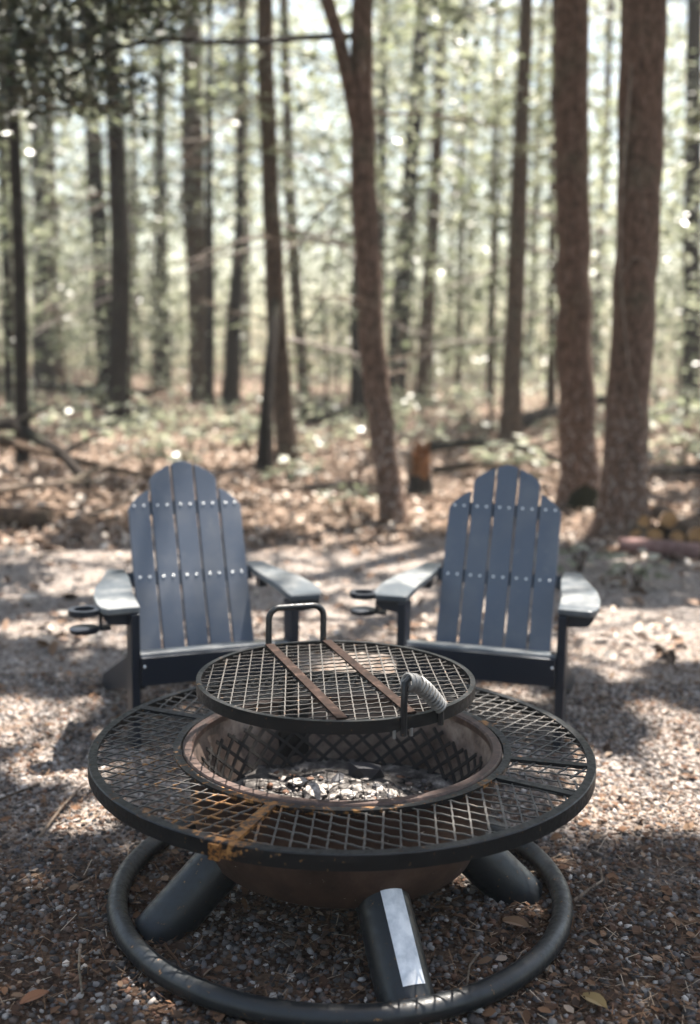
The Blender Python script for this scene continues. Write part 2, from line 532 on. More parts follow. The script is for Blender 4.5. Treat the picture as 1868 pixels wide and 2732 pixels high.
o = scatter_ico('gravel', x, y, terr(x, y) + sz * .1, sz, M_pebble, IV1, IF1)
tag(o, 'pale gravel behind and beside the two chairs', kind='stuff')
o.data.materials[0] = M_palepebble

# dry leaves: curled six-point blades
def blades(x, y, z, ln, wd, tilt, curl, normal_up=True):
    n = len(x)
    prof = np.array([[-.5, 0, 0], [-.18, .5, .12], [.22, .42, .12], [.5, 0, 0], [.22, -.42, .12], [-.18, -.5, .12]])
    v = np.repeat(prof[None], n, 0)
    v = v * np.stack([ln, wd, ln * curl], -1)[:, None, :]
    t1, t2, a = (rng.normal(0, tilt, n))[:, None], (rng.normal(0, tilt, n))[:, None], (rng.random(n) * 6.283)[:, None]
    X, Y, Z = v[..., 0], v[..., 1], v[..., 2]
    X, Z = X * np.cos(t1) - Z * np.sin(t1), X * np.sin(t1) + Z * np.cos(t1)
    Y, Z = Y * np.cos(t2) - Z * np.sin(t2), Y * np.sin(t2) + Z * np.cos(t2)
    X, Y = X * np.cos(a) - Y * np.sin(a), X * np.sin(a) + Y * np.cos(a)
    V = np.stack([X + x[:, None], Y + y[:, None], Z + z[:, None]], -1).reshape(-1, 3)
    base = (np.arange(n) * 6)[:, None]
    F = np.concatenate([base + np.array([[0, 1, 2, 3]]), base + np.array([[0, 3, 4, 5]])], 0)
    return V, F
def litter(name, x, y, ln, mat_, label, tilt=.35, lift=.012):
    V_, F_ = blades(x, y, terr(x, y) + lift, ln, ln * (.4 + .3 * rng.random(len(x))), tilt, .6)
    o = link(name, np_mesh(name, V_, F_, 4), None, mat_)
    tag(o, label, kind='stuff')
x, y = fan(9000, 1.5, 5.5, .9)
k = fbm(x * 1.6, y * 1.6, 3, 21) > .44
litter('leaf_litter', x[k], y[k], .008 + .030 * rng.random(k.sum()) ** 2.2, M_nearlitter, 'dry brown leaves scattered over the gravel', .3, .012)
x, y = fan(42000, 4.6, 30, 1.25)
k = (y > 7.4 + 3.0 * (fbm(x * .9, y * .9, 3, 4) - .5)) | (rng.random(len(x)) < .10)
litter('leaf_litter', x[k], y[k], .03 + .07 * rng.random(k.sum()) ** 1.4, M_litter, 'thick carpet of brown leaves under the trees', .45, .03)
# needles
x, y = fan(15000, 1.5, 5.0, .85)
k = fbm(x * 2.1, y * 2.1, 3, 33) > .42
x, y = x[k], y[k]; n = len(x)
a = rng.random(n) * 6.283; L = .006 + .022 * rng.random(n) ** 1.5; w = .0007 + .0006 * rng.random(n)
dx, dy = np.cos(a), np.sin(a); px, py = -dy * w, dx * w; tz = rng.normal(0, .25, n) * L
zz = terr(x, y) + .011 + .006 * rng.random(n)
Vn = np.stack([np.stack([x - dx * L + px, y - dy * L + py, zz - tz], -1), np.stack([x - dx * L - px, y - dy * L - py, zz - tz], -1),
               np.stack([x + dx * L - px, y + dy * L - py, zz + tz], -1), np.stack([x + dx * L + px, y + dy * L + py, zz + tz], -1)], 1).reshape(-1, 3)
o = link('pine_needles', np_mesh('pine_needles', Vn, np.arange(n * 4).reshape(-1, 4), 4), None, M_needle)
tag(o, 'rust coloured pine needles lying on the gravel', kind='stuff')

# ------------------------------------------------------------------ trees
TREES = {
 'A': (8.10, [(2.113, 0.0, 0.19), (2.11, 0.6, 0.166), (2.125, 1.77, 0.16), (2.108, 2.74, 0.164), (2.082, 3.98, 0.165)]),
 'B': (9.26, [(2.053, 0.05, 0.18), (1.993, 0.69, 0.162), (1.908, 1.83, 0.148), (1.845, 2.94, 0.142), (1.776, 4.35, 0.143)]),
 'C': (15.26, [(2.303, 0.29, 0.159), (2.3, 1.24, 0.139), (2.31, 3.39, 0.124), (2.311, 4.88, 0.104), (2.312, 6.33, 0.085)]),
 'D': (21.30, [(1.418, 0.53, 0.142), (1.442, 2.06, 0.132), (1.559, 4.37, 0.121), (1.626, 8.3, 0.101)]),
 'E': (23.08, [(0.947, 0.6, 0.221), (1.03, 2.59, 0.209), (1.176, 5.34, 0.168), (1.351, 8.88, 0.155)]),
 'F': (8.50, [(0.356, 0.02, 0.094), (0.252, 0.72, 0.103), (0.169, 1.42, 0.103), (0.111, 2.11, 0.1), (0.062, 2.78, 0.096), (0.037, 3.43, 0.089), (0.040, 4.1, 0.082)]),
 'G': (18.98, [(0.136, 0.44, 0.158), (0.129, 2.34, 0.164), (0.107, 4.61, 0.177), (0.067, 7.51, 0.173)]),
 'H': (12.42, [(-0.751, 0.18, 0.12), (-0.819, 1.05, 0.119), (-0.896, 1.97, 0.117), (-0.974, 3.45, 0.095), (-1.02, 4.64, 0.094), (-1.032, 5.35, 0.088)]),
 'I': (20.56, [(-2.363, 0.5, 0.18), (-2.278, 2.06, 0.144), (-2.17, 4.04, 0.092), (-2.132, 8.0, 0.057)]),
 'J': (21.94, [(-3.134, 0.56, 0.201), (-3.171, 2.46, 0.208), (-3.266, 5.08, 0.231), (-3.274, 6.78, 0.202), (-3.283, 8.44, 0.174)]),
 'K': (26.18, [(-4.663, 0.73, 0.218), (-4.683, 3.2, 0.172), (-4.681, 5.8, 0.138), (-4.664, 9.81, 0.104)]),
 'L': (16.18, [(-3.617, 0.33, 0.155), (-3.546, 1.48, 0.147), (-3.489, 3.11, 0.145), (-3.551, 4.7, 0.13), (-3.597, 5.93, 0.109), (-3.613, 6.54, 0.096)]),
 'M': (21.00, [(-4.825, 0.67, 0.192), (-4.911, 2.81, 0.172), (-5.012, 4.89, 0.161), (-5.076, 6.51, 0.134), (-5.088, 8.1, 0.116)]),
 'N': (25.00, [(-7.238, 0.68, 0.281), (-7.242, 3.07, 0.174), (-7.275, 5.06, 0.142), (-7.306, 7.01, 0.12), (-7.305, 9.38, 0.099)]),
 'O': (27.00, [(-8.603, 0.62, 0.224), (-8.608, 3.2, 0.188), (-8.641, 5.88, 0.153), (-8.656, 7.97, 0.13), (-8.639, 10.02, 0.107)]),
 'P': (20.64, [(6.601, 0.5, 0.189), (6.499, 2.53, 0.17), (6.389, 4.99, 0.158), (6.252, 8.15, 0.147)]),
 'Q': (18.68, [(3.522, 0.43, 0.086), (3.466, 2.38, 0.077), (3.398, 4.6, 0.068), (3.295, 7.46, 0.059)]),
 'R': (24.26, [(3.143, 0.65, 0.091), (3.143, 3.66, 0.079), (3.051, 9.29, 0.058)]),
 'S': (24.08, [(2.399, 0.64, 0.08), (2.392, 3.63, 0.069), (2.324, 9.22, 0.057)]),
 'T': (24.06, [(-1.085, 0.64, 0.13), (-1.285, 3.09, 0.138), (-1.469, 5.47, 0.126), (-1.591, 9.16, 0.105)]),
 'U': (27.74, [(-7.705, 0.79, 0.196), (-7.75, 3.83, 0.17), (-7.763, 7.11, 0.145), (-7.776, 10.28, 0.121)]),
 'V': (24.44, [(0.625, 0.66, 0.091), (0.631, 4.61, 0.079), (0.618, 9.31, 0.068)]),
}
TINFO = {   # name, bark, label, total height, crown kind, crown base height
 'A': ('pine_tree', 'red', 'thickest reddish brown trunk, standing at the far right with flaky grey patches near its foot', 15, 'none', 5.2),
 'B': ('pine_tree', 'red', 'straight smooth brown trunk close behind the right chair with a dark mossy foot', 15, 'none', 5.4),
 'C': ('pine_tree', 'brown', 'slim brown trunk between the right chair and the bright clearing', 14, 'hem', 4.6),
 'D': ('forest_tree', 'brown', 'thin brown trunk rising just right of the wide dark leaning trunk in the middle distance', 14, 'hem', 5.0),
 'E': ('forest_tree', 'dark', 'wide dark trunk leaning right, seen between the forked leaning tree and the thin trunk', 15, 'hem', 6.0),
 'F': ('forked_tree', 'red', 'forked brown tree leaning left between the two chairs, a thinner fork near the top', 9, 'none', 5.0),
 'G': ('forest_tree', 'dark', 'dark straight trunk directly behind the forked leaning tree', 14, 'hem', 5.0),
 'H': ('twin_stem_tree', 'brown', 'brown tree standing on two joined stems behind the left chair', 13, 'hem', 4.4),
 'I': ('forest_tree', 'dark', 'dark trunk thinning fast upwards, just left of the two stemmed tree', 11, 'hem', 3.2),
 'J': ('forest_tree', 'brown', 'broad mossy brown trunk straight above the left chair', 14, 'hem', 4.0),
 'K': ('forest_tree', 'dark', 'narrow dark trunk left of the broad mossy trunk above the left chair', 12, 'hem', 3.5),
 'L': ('forest_tree', 'dark', 'dark trunk with a wide flared rusty foot at the left of the clearing', 14, 'hem', 5.2),
 'M': ('forest_tree', 'dark', 'nearly black trunk close left of the trunk with the flared foot', 13, 'hem', 5.4),
 'N': ('forest_tree', 'dark', 'dark trunk with a broad shadowed base near the left edge', 13, 'hem', 4.0),
 'O': ('forest_tree', 'brown', 'leftmost brown trunk at the picture edge', 14, 'hem', 4.2),
 'P': ('forest_tree', 'dark', 'dark trunk at the right edge beyond the thickest reddish trunk', 13, 'hem', 4.0),
 'Q': ('young_tree', 'brown', 'thin brown stem showing along the left side of the smooth brown trunk', 9, 'hem', 4.0),
 'R': ('young_tree', 'brown', 'slender straight sapling stem just left of the slim trunk by the clearing', 10, 'hem', 4.0),
 'S': ('young_tree', 'brown', 'slender sapling stem midway between the thin trunk and the bright clearing', 10, 'hem', 4.0),
 'T': ('forest_tree', 'brown', 'faint brown trunk leaning left, just right of the two stemmed tree', 13, 'hem', 4.0),
 'U': ('forest_tree', 'brown', 'faint brown trunk right of the trunk with the broad shadowed base', 13, 'hem', 4.0),
 'V': ('young_tree', 'dark', 'thin dark stem between the forked leaning tree and the wide dark leaning trunk', 10, 'hem', 4.0),
}
BARK = {'red': M_bark_red, 'brown': M_bark, 'dark': M_bark_dark, 'tan': M_bark_pale}

def interp_poly(pts, z):
    for (x0, z0, r0), (x1, z1, r1) in zip(pts, pts[1:]):
        if z <= z1 or (x1, z1, r1) == pts[-1]:
            t = (z - z0) / (z1 - z0)
            return x0 + (x1 - x0) * t, r0 + (r1 - r0) * t
def trunk_mesh(name, pts, Y, base, top_h, n=14, flare=.45, seed=0):
    """pts (x, z, r) at depth Y, extended to top_h"""
    zt = pts[-1][1]
    zs = list(np.linspace(base - .12, min(zt, base + 1.0), 9)) + list(np.linspace(base + 1.0, zt, 14))[1:]
    P_, R_ = [], []
    rr = random.Random(seed)
    for z in zs:
        x, r = interp_poly(pts, max(z, pts[0][1]))
        P_.append([x, Y, z]); R_.append(r)
    if top_h > zt + .3:
        (xa, za, ra), (xb, zb, rb) = pts[-2], pts[-1]
        s = (xb - xa) / (zb - za) * .6
        for z in np.linspace(zt, top_h, 8)[1:]:
            t = (z - zt) / (top_h - zt)
            P_.append([xb + s * (z - zt), Y, z]); R_.append(max(.012, rb * (1 - .93 * t)))
    for i in range(2, len(P_)):
        P_[i][0] += rr.uniform(-1, 1) * .08 * R_[i]; P_[i][1] += rr.uniform(-1, 1) * .15 * R_[i]
    ph = rr.uniform(0, 6)
    nz = {}
    def wob(i, j, a):
        h = P_[i][2] - base
        lob = .5 + .5 * math.sin(a * 4 + ph) * math.sin(a * 1.0 + ph * 2)
        q = 1 + flare * math.exp(-max(h, 0) / .16) * (.35 + lob)
        return q * (1 + .05 * math.sin(a * 3 + h * 2.1 + ph) + rr.uniform(-.035, .035))
    mb = MB(); mb.tube(P_, R_, n, wob=wob)
    return mb, P_, R_

# ---- foliage prototypes (meshes shared by many crowns)
def leaf_quads(c, d, nrm, ln, wd):
    """rhombic leaves: centres c, length direction d, normal nrm"""
    d = d / np.linalg.norm(d, axis=1, keepdims=True)
    s = np.cross(nrm, d); s /= (np.linalg.norm(s, axis=1, keepdims=True) + 1e-9)
    L = ln[:, None] * .5; Wd = wd[:, None] * .5
    v = np.stack([c - d * L, c + s * Wd - d * L * .1, c + d * L, c - s * Wd - d * L * .1], 1)
    return v.reshape(-1, 3)
def quads_obj(name, V_, mat_, parent=None, me_only=False):
    me = np_mesh(name, V_, np.arange(len(V_)).reshape(-1, 4), 4)
    me.materials.append(mat_)
    return me
def hemlock_mesh(name, h0, h1, nb, rad, per, seed, mat_, size=(.07, .17), droop=.35):
    g = np.random.default_rng(seed)
    C, D, N = [], [], []
    for i in range(nb):
        t = (i + g.random()) / nb
        h = h0 + (h1 - h0) * t
        az = g.random() * 6.283
        L = rad * (1 - .75 * t) * (.6 + .6 * g.random())
        n = int(per * (.5 + L / rad))
        s = g.random(n) ** .7
        dirv = np.array([math.cos(az), math.sin(az), 0]); side = np.array([-math.sin(az), math.cos(az), 0])
        w = (.10 + .42 * s * (1 - s) * 2) * L * .55
        off = (g.random(n) * 2 - 1) * w
        p = dirv * (s * L)[:, None] + side * off[:, None]
        p[:, 2] = h + .18 * s * L - droop * L * s ** 2 - abs(off) * .25 + g.normal(0, .03, n)
        dd = dirv * .7 + side * np.sign(off)[:, None] * .8 + np.stack([np.zeros(n), np.zeros(n), -.25 + g.normal(0, .2, n)], -1)
        nn = np.stack([g.normal(0, .35, n), g.normal(0, .35, n), np.ones(n)], -1)
        C.append(p); D.append(dd); N.append(nn)
    C, D, N = np.concatenate(C), np.concatenate(D), np.concatenate(N)
    n = len(C)
    ln = size[0] + (size[1] - size[0]) * g.random(n)
    return quads_obj(name, leaf_quads(C, D, N, ln, ln * (.35 + .25 * g.random(n))), mat_)
def broad_mesh(name, h0, h1, rad, ncl, per, seed, mat_, size=(.06, .11), flat=.9, clr=.35):
    g = np.random.default_rng(seed)
    C, D, N = [], [], []
    for i in range(ncl):
        t = g.random()
        r = rad * math.sqrt(g.random()) * (1 - .4 * abs(t - .45))
        a = g.random() * 6.283
        c0 = np.array([r * math.cos(a), r * math.sin(a), h0 + (h1 - h0) * t])
        n = int(per * (.5 + g.random()))
        p = c0 + g.normal(0, 1, (n, 3)) * np.array([clr, clr, clr * .35])
        C.append(p); D.append(g.normal(0, 1, (n, 3)) * np.array([1, 1, .4])); N.append(np.stack([g.normal(0, flat, n), g.normal(0, flat, n), np.ones(n)], -1))
    C, D, N = np.concatenate(C), np.concatenate(D), np.concatenate(N)
    n = len(C); ln = size[0] + (size[1] - size[0]) * g.random(n)
    return quads_obj(name, leaf_quads(C, D, N, ln, ln * (.5 + .25 * g.random(n))), mat_)
HEM = [hemlock_mesh('crown', 0.0, 9.0, 26, 2.1, 52, 100 + i, M_hemlock) for i in range(3)]
HEMD = [hemlock_mesh('crown', 0.0, 9.0, 34, 2.5, 70, 110 + i, M_needles_dark) for i in range(2)]
LAYER = [broad_mesh('crown', 0, 6.5, 2.5, 46, 20, 160 + i, (M_pale, M_beech)[i], (.10, .21), .9, .30) for i in range(2)]
SAP = [broad_mesh('crown', .9, 4.2, 1.15, 34, 22, 140 + i, (M_beech, M_pale)[i], (.09, .17)) for i in range(2)] + [broad_mesh('crown', .7, 3.4, 1.0, 30, 24, 150, M_pale, (.09, .17))]

def limb(parent, p0, az, ln, r, rise, mat_, seed, sub=True, name='limb'):
    rr = random.Random(seed)
    d = Vector((math.cos(az), math.sin(az), rise)).normalized()
    p = Vector(p0); pts = [p.copy()]
    for k in range(5):
        d = (d + Vector((rr.uniform(-.2, .2), rr.uniform(-.2, .2), rr.uniform(-.22, .12)))).normalized()
        p = p + d * ln / 5; pts.append(p.copy())
    mb = MB(); mb.tube(pts, [r * (1 - .16 * k) for k in range(6)], 5)
    if sub:
        for k in (2, 3, 4):
            q = pts[k]; e = (d + Vector((rr.uniform(-.9, .9), rr.uniform(-.9, .9), rr.uniform(-.5, .4)))).normalized()
            mb.tube([q, q + e * ln * .16, q + e * ln * .3 + Vector((0, 0, rr.uniform(-.1, .05)))], [r * .45, r * .32, r * .12], 4)
    return mb.build(name, mat_, parent)

tree_objs = {}
for ti, (k, (Y, pts)) in enumerate(TREES.items()):
    nm, bk, label, H, ck, cb = TINFO[k]
    if ck == 'hem': H = min(H, pts[-1][1] + 2.0); cb = min(cb, H - 4.5)
    base = T(pts[0][0], Y)
    root = empty(nm, (pts[0][0], Y, base))
    tag(root, label, 'tree', 'trees behind the clearing')
    loc = [(x - pts[0][0], z - base, r) for x, z, r in pts]
    loc[0] = (0, 0, loc[0][2])
    if k == 'F':
        mb, P_, R_ = trunk_mesh('trunk', loc, 0, 0, loc[-1][1] + 5, 14, .35, 5)
    else:
        mb, P_, R_ = trunk_mesh('trunk', loc, 0, 0, H, 16 if k in 'AB' else 12, .55 if k in 'AL' else .38, ti)
    mb.build('trunk', BARK[bk], root, smooth=True)
    tree_objs[k] = root
    if k in 'CGHQSTVP':
        rb = random.Random(300 + ti)
        c = bpy.data.objects.new('crown', LAYER[ti % 2]); COL.objects.link(c); c.parent = root
        c.location = (0, .3, rb.uniform(2.2, 3.4)); c.rotation_euler = (0, 0, rb.uniform(0, 6.28))
    rr = random.Random(50 + ti)
    if k not in 'AB':
        for q in range(7 if Y < 20 else 5):
            zz = rr.uniform(1.0, min(loc[-1][1], 6.0))
            x, r = interp_poly(loc, zz)
            limb(root, (x, 0, zz), rr.uniform(0, 6.283), rr.uniform(.5, 1.6), max(.008, r * .13), rr.uniform(-.2, .35), M_deadwood if q % 3 == 0 else BARK[bk], ti * 31 + q)
    if ck in ('hem', 'high'):
        me = HEMD[ti % 2] if k in 'IJKLMNOU' else HEM[ti % 3]
        c = bpy.data.objects.new('crown', me); COL.objects.link(c); c.parent = root
        xt = loc[-1][0]
        c.location = (xt, 0, cb)
        s = (H - cb + .6) / 9.0
        c.scale = (rr.uniform(.85, 1.1), rr.uniform(.85, 1.1), s)
        c.rotation_euler = (0, 0, rr.uniform(0, 6.283))

for kk_, n_ in (('H', 7), ('G', 5), ('C', 5), ('L', 4), ('E', 4)):
    Yk, pk = TREES[kk_]; rk = tree_objs[kk_]; rr = random.Random(ord(kk_))
    for q in range(n_):
        zz = rr.uniform(1.2, 4.4)
        x, r = interp_poly([(a - rk.location.x, b_ - rk.location.z, c_) for a, b_, c_ in pk], zz)
        limb(rk, (x, 0, zz), rr.choice((0, math.pi)) + rr.uniform(-.9, .3), rr.uniform(1.0, 2.0), .022, rr.uniform(-.25, .25), M_twig, 700 + q * 3 + ord(kk_))
# second stem of the twin tree, moss on B, peeling strips on A
rt = tree_objs['H']
hb = [(-0.968, 0.10, 0.083), (-0.956, 0.73, 0.073), (-0.934, 1.26, 0.067), (-0.90, 1.75, 0.06), (-.885, 2.1, .045)]
mb = MB(); mb.tube([(x - rt.location.x, 11.75 - 12.42 + (z / 2.1) ** 2 * .62, z - rt.location.z) for x, z, r in hb], [r for _, _, r in hb], 12, wob=lambda i, j, a: 1 + (.5 if i == 0 else 0) * (.5 + .5 * math.sin(4 * a)))
mb.build('side_stem', M_bark_dark, rt, smooth=True)
rt = tree_objs['B']
mb = MB()
mb.tube([(0.0, 0, -.02), (-.004, 0, .08), (-.012, 0, .15), (-.02, 0, .21)], [.262, .212, .188, .160], 16, wob=lambda i, j, a: 1 + .06 * math.sin(5 * a + i) + .04 * math.sin(3 * a))
mb.build('moss_collar', M_moss, rt, smooth=True)
rt = tree_objs['A']
for q, (pp, r) in enumerate([([(-.125, -.12, 3.55), (-.15, -.14, 3.0), (-.16, -.14, 2.4), (-.135, -.15, 1.9), (-.06, -.20, 1.3), (.06, -.20, .95), (.10, -.17, .75)], .010),
                             ([(-.15, -.13, 2.45), (-.08, -.2, 2.75), (.02, -.22, 2.35)], .006),
                             ([(-.15, -.13, 1.95), (-.07, -.22, 2.1), (.03, -.22, 2.08), (.09, -.2, 2.0)], .007)]):
    mb = MB(); mb.tube(pp, [r * (1.25 - .9 * i_ / (len(pp) - 1)) * (.8 + .4 * (i_ % 2)) for i_ in range(len(pp))], 6); mb.build('vine_stem', M_deadwood, rt, smooth=True)

# long dark bough of the crooked tree reaching left, with hanging evergreen sprays
rt = tree_objs['F']
off = Vector((rt.location.x, rt.location.y, rt.location.z))
FORK = [(.045, 8.5, 2.95), (.02, 8.48, 3.1), (-.05, 8.45, 3.43), (-.144, 8.42, 3.79), (-.242, 8.4, 4.07), (-.34, 8.36, 4.4), (-.6, 8.3, 5.4)]
mb = MB(); mb.tube([Vector(p) - off for p in FORK], [.05, .056, .058, .053, .05, .042, .02], 10)
mb.build('fork', M_bark_red, rt, smooth=True)
bp = [(0.0, 8.5, 3.82), (-0.4, 8.3, 3.74), (-0.68, 8.1, 3.65), (-1.04, 7.9, 3.58), (-1.32, 7.7, 3.54), (-1.54, 7.6, 3.47), (-1.67, 7.5, 3.41), (-1.89, 7.4, 3.23), (-2.07, 7.3, 3.06), (-2.2, 7.2, 2.95), (-2.4, 7.2, 2.9)]
mb = MB(); mb.tube([Vector(p) - off for p in bp], [.024, .022, .02, .018, .017, .016, .014, .012, .010, .007, .004], 7)
bo = mb.build('bough', M_bark_dark, rt, smooth=True)
mb = MB(); mb.tube([Vector(p) - off for p in [(-1.5, 7.6, 3.48), (-1.36, 7.6, 3.59), (-1.24, 7.6, 3.69), (-1.05, 7.6, 3.82)]], [.012, .010, .008, .005], 6)
mb.build('bough', M_bark_dark, rt, smooth=True)
def spray_cloud(centres, per, spread, seed, size=(.04, .09), droop=.0):
    g = np.random.default_rng(seed)
    C = []
    for c in centres:
        C.append(np.array(c) + g.normal(0, 1, (per, 3)) * np.array(spread))
    C = np.concatenate(C); n = len(C)
    D = np.stack([g.normal(0, 1, n), g.normal(0, 1, n), g.normal(-.25, .3, n)], -1)
    N = np.stack([g.normal(0, .5, n), g.normal(0, .5, n), np.ones(n)], -1)
    ln = size[0] + (size[1] - size[0]) * g.random(n)
    return leaf_quads(C, D, N, ln, ln * (.3 + .25 * g.random(n)))
g = np.random.default_rng(77)
cs = []
for i in range(64):
    x = g.uniform(-2.9, -1.15); zz = 3.95 - abs(g.normal(0, .3)) + .05
    if x > -1.5: zz = g.uniform(3.62, 3.95)
    cs.append((x - off.x, g.uniform(6.9, 7.9) - off.y, zz - off.z))
for i in range(34):
    cs.append((g.uniform(-2.8, -1.45) - off.x, g.uniform(7.0, 7.8) - off.y, g.uniform(2.95, 3.55) - off.z))
me = quads_obj('foliage', spray_cloud(cs, 42, (.17, .17, .035), 78, (.06, .13)), M_needles_dark)
link('foliage', me, rt)

# evergreen spray hanging in at the upper right
sp = empty('evergreen_tree', (4.6, 12.2, T(4.6, 12.2)))
tag(sp, 'leafy evergreen with dark sprays reaching in at the upper right edge', 'tree', 'trees behind the clearing')
mb = MB(); mb.tube([(0, 0, -.1), (.03, 0, 2), (.0, 0, 4), (.04, 0, 6), (0, 0, 8)], [.11, .09, .08, .06, .02], 10); mb.build('trunk', M_bark_dark, sp, smooth=True)
link('crown', hemlock_mesh('crown', 2.8, 8.2, 34, 1.35, 90, 171, M_hemlock), sp)

EV = [(-3.5, 11.2, 3.2, .8, 'dark evergreen with low sprays in front of the flared trunk at the left'),
      (-2.5, 18.6, 2.9, 1.0, 'dark evergreen among the trunks above the left chair'),
      (-5.9, 18.2, 2.5, 1.1, 'broad dark evergreen between the two leftmost groups of trunks'),
      (-8.2, 23.0, 2.6, 1.2, 'dark evergreen behind the leftmost trunk')]
for i, (x, y, zb, sc, lb) in enumerate(EV):
    sp = empty('evergreen_tree', (x, y, T(x, y)))
    tag(sp, lb, 'tree', 'trees behind the clearing')
    mb = MB(); mb.tube([(0, 0, -.1), (.03, 0, 2), (.0, 0, 4), (.04, 0, 6.5), (0, 0, 9)], [.085, .07, .06, .04, .01], 8); mb.build('trunk', M_bark_dark, sp, smooth=True)
    c = bpy.data.objects.new('crown', HEMD[i % 2]); COL.objects.link(c); c.parent = sp
    c.location = (0, 0, zb); c.scale = (sc, sc, (9.2 - zb) / 9.0); c.rotation_euler = (0, 0, i * 1.7)

# saplings and low foliage that fill the space between the trunks
def sapling(x, y, kind, sc, label, group, me, bark=M_bark):
    root = empty(kind, (x, y, T(x, y)), random.uniform(0, 6.28))
    root.scale = (sc, sc, sc)
    tag(root, label, 'sapling', group)
    return root
stem = MB(); stem.tube([(0, 0, -.1), (.04, .02, 1), (-.03, .03, 2), (.05, -.02, 3), (.02, 0, 4)], [.028, .024, .02, .014, .006], 6)
stem_me = stem.mesh('trunk'); stem_me.materials.append(M_bark)
rr = random.Random(5)
slots = []
for i in range(34):
    y = 17.5 + 17 * rr.random()
    x = rr.uniform(-1, 1) * .37 * y
    if -.02 * y < x < .30 * y and y < 14: x = -x - 1
    slots.append((x, y))
for i, (x, y) in enumerate(slots):
    root = sapling(x, y, 'sapling', rr.uniform(.8, 1.5), 'leafy pale green sapling blurred among the trunks', 'leafy saplings between the trunks', None)
    t = bpy.data.objects.new('trunk', stem_me); COL.objects.link(t); t.parent = root
    c = bpy.data.objects.new('crown', SAP[i % 3]); COL.objects.link(c); c.parent = root
    c.rotation_euler = (0, 0, rr.uniform(0, 6.28))

# far stems that can still be told apart, then the mass beyond
fs = MB(); fs.tube([(0, 0, -.3), (.1, 0, 4), (.0, 0, 9), (.15, 0, 16)], [.17, .14, .11, .03], 8)
fs_me = fs.mesh('trunk'); fs_me.materials.append(M_bark)
for i in range(10):
    y = rr.uniform(27, 46); x = rr.uniform(-1, 1) * .36 * y
    root = empty('distant_tree', (x, y, T(x, y)), rr.uniform(0, 6.28))
    s = rr.uniform(.7, 1.35); root.scale = (s, s, rr.uniform(.9, 1.2))
    tag(root, 'slender straight trunk far back in the pale green haze of leaves', 'tree', 'far trunks in the wood')
    t = bpy.data.objects.new('trunk', fs_me); COL.objects.link(t); t.parent = root
    c = bpy.data.objects.new('crown', HEM[i % 3]); COL.objects.link(c); c.parent = root
    c.location = (0, 0, rr.uniform(4, 7)); c.scale = (1, 1, .7); c.rotation_euler = (0, 0, rr.uniform(0, 6.28))

g = np.random.default_rng(301)
ncl = 2500
yy = 32 + 45 * g.random(ncl); xx = (g.random(ncl) * 2 - 1) * (.42 * yy + 4)
zz = 2.0 * np.minimum(1, (yy - 8) / 52) + (.34 * yy + 3) * g.random(ncl) ** .85
C = np.repeat(np.stack([xx, yy, zz], -1), 30, 0)
C += g.normal(0, 1, C.shape) * np.array([.85, .85, .36])
n = len(C)
D = g.normal(0, 1, (n, 3)) * np.array([1, 1, .4]); N = np.stack([g.normal(0, .9, n), g.normal(0, .9, n), np.ones(n)], -1)
ln = .16 + .30 * g.random(n)
V_ = leaf_quads(C, D, N, ln, ln * .6)
df = link('distant_forest', quads_obj('distant_forest', V_, M_far))
tag(df, 'blurred mass of pale green leaves at the back of the wood', kind='stuff')

# ------------------------------------------------------------------ shade trees added out of the frame, boughs overhead shaped to dapple the light
def foot(p):     # where the shadow of point p meets the ground
    k = p[2] / SUN.z
    return (p[0] - SUN.x * k, p[1] - SUN.y * k)
CHAIRS = [(-0.449, 3.528, 0.393), (0.457, 3.571, -0.301)]
def chair_pt(ch, x, y, z):
    X, Y, a = ch
    return (X + math.cos(a) * x - math.sin(a) * y, Y + math.sin(a) * x + math.cos(a) * y, z)
LIT = [  # ground patches kept clear of leaves so sunlight lands there
 [(-0.61, 6.22), (0.58, 6.3), (0.7, 7.58), (-0.74, 7.46)],
 [(-2.3, 5.6), (-1.2, 5.8), (-1.45, 7.3), (-2.9, 7.2)],
 [(1.0, 4.6), (1.75, 4.64), (2.1, 5.8), (1.25, 5.7)],
 [(0.62, 2.80), (1.08, 2.82), (1.28, 3.42), (0.74, 3.42)],
 [(-1.3, 3.4), (-0.86, 3.42), (-0.96, 3.98), (-1.5, 3.95)],
 [(-0.89, 3.06), (-0.76, 3.06), (-0.85, 3.48), (-1.0, 3.48)],
 [(-0.82, 2.78), (-0.6, 2.8), (-0.65, 3.0), (-0.9, 3.0)],
 [(-0.16, 4.3), (0.2, 4.3), (0.25, 5.42), (-0.21, 5.4)],
 [(0.46, 4.02), (0.79, 4.04), (0.83, 4.24), (0.48, 4.24)],
 [(-0.12, 5.5), (0.49, 5.54), (0.55, 6.24), (-0.14, 6.18)],
 [(-1.65, 4.86), (-1.13, 4.88), (-1.25, 5.42), (-1.82, 5.38)],
 [(0.99, 4.62), (1.26, 4.64), (1.38, 5.12), (1.09, 5.1)],
]
def lit_pts(*p): LIT.append([foot(q) for q in p])
for ch in CHAIRS:
    if ch is CHAIRS[0]: lit_pts(*[chair_pt(ch, *q) for q in ((-.27, .25, .30), (.27, .25, .30), (.27, .56, 1.0), (-.27, .56, 1.0))])
    for sx in (-1, 1):
        lit_pts(*[chair_pt(ch, *q) for q in ((sx * .22, -.06, .49), (sx * .52, -.06, .49), (sx * .46, .38, .52), (sx * .20, .38, .52))])
    lit_pts(*[chair_pt(ch, *q) for q in ((-.30, -.02, .335), (.30, -.02, .335), (.30, .09, .34), (-.30, .09, .34))])
lit_pts(*[(-.0276 + .36 * math.cos(a), 2.449 + .36 * math.sin(a), .556) for a in np.linspace(0, 2 * math.pi, 13)[:-1]])      # cooking grate
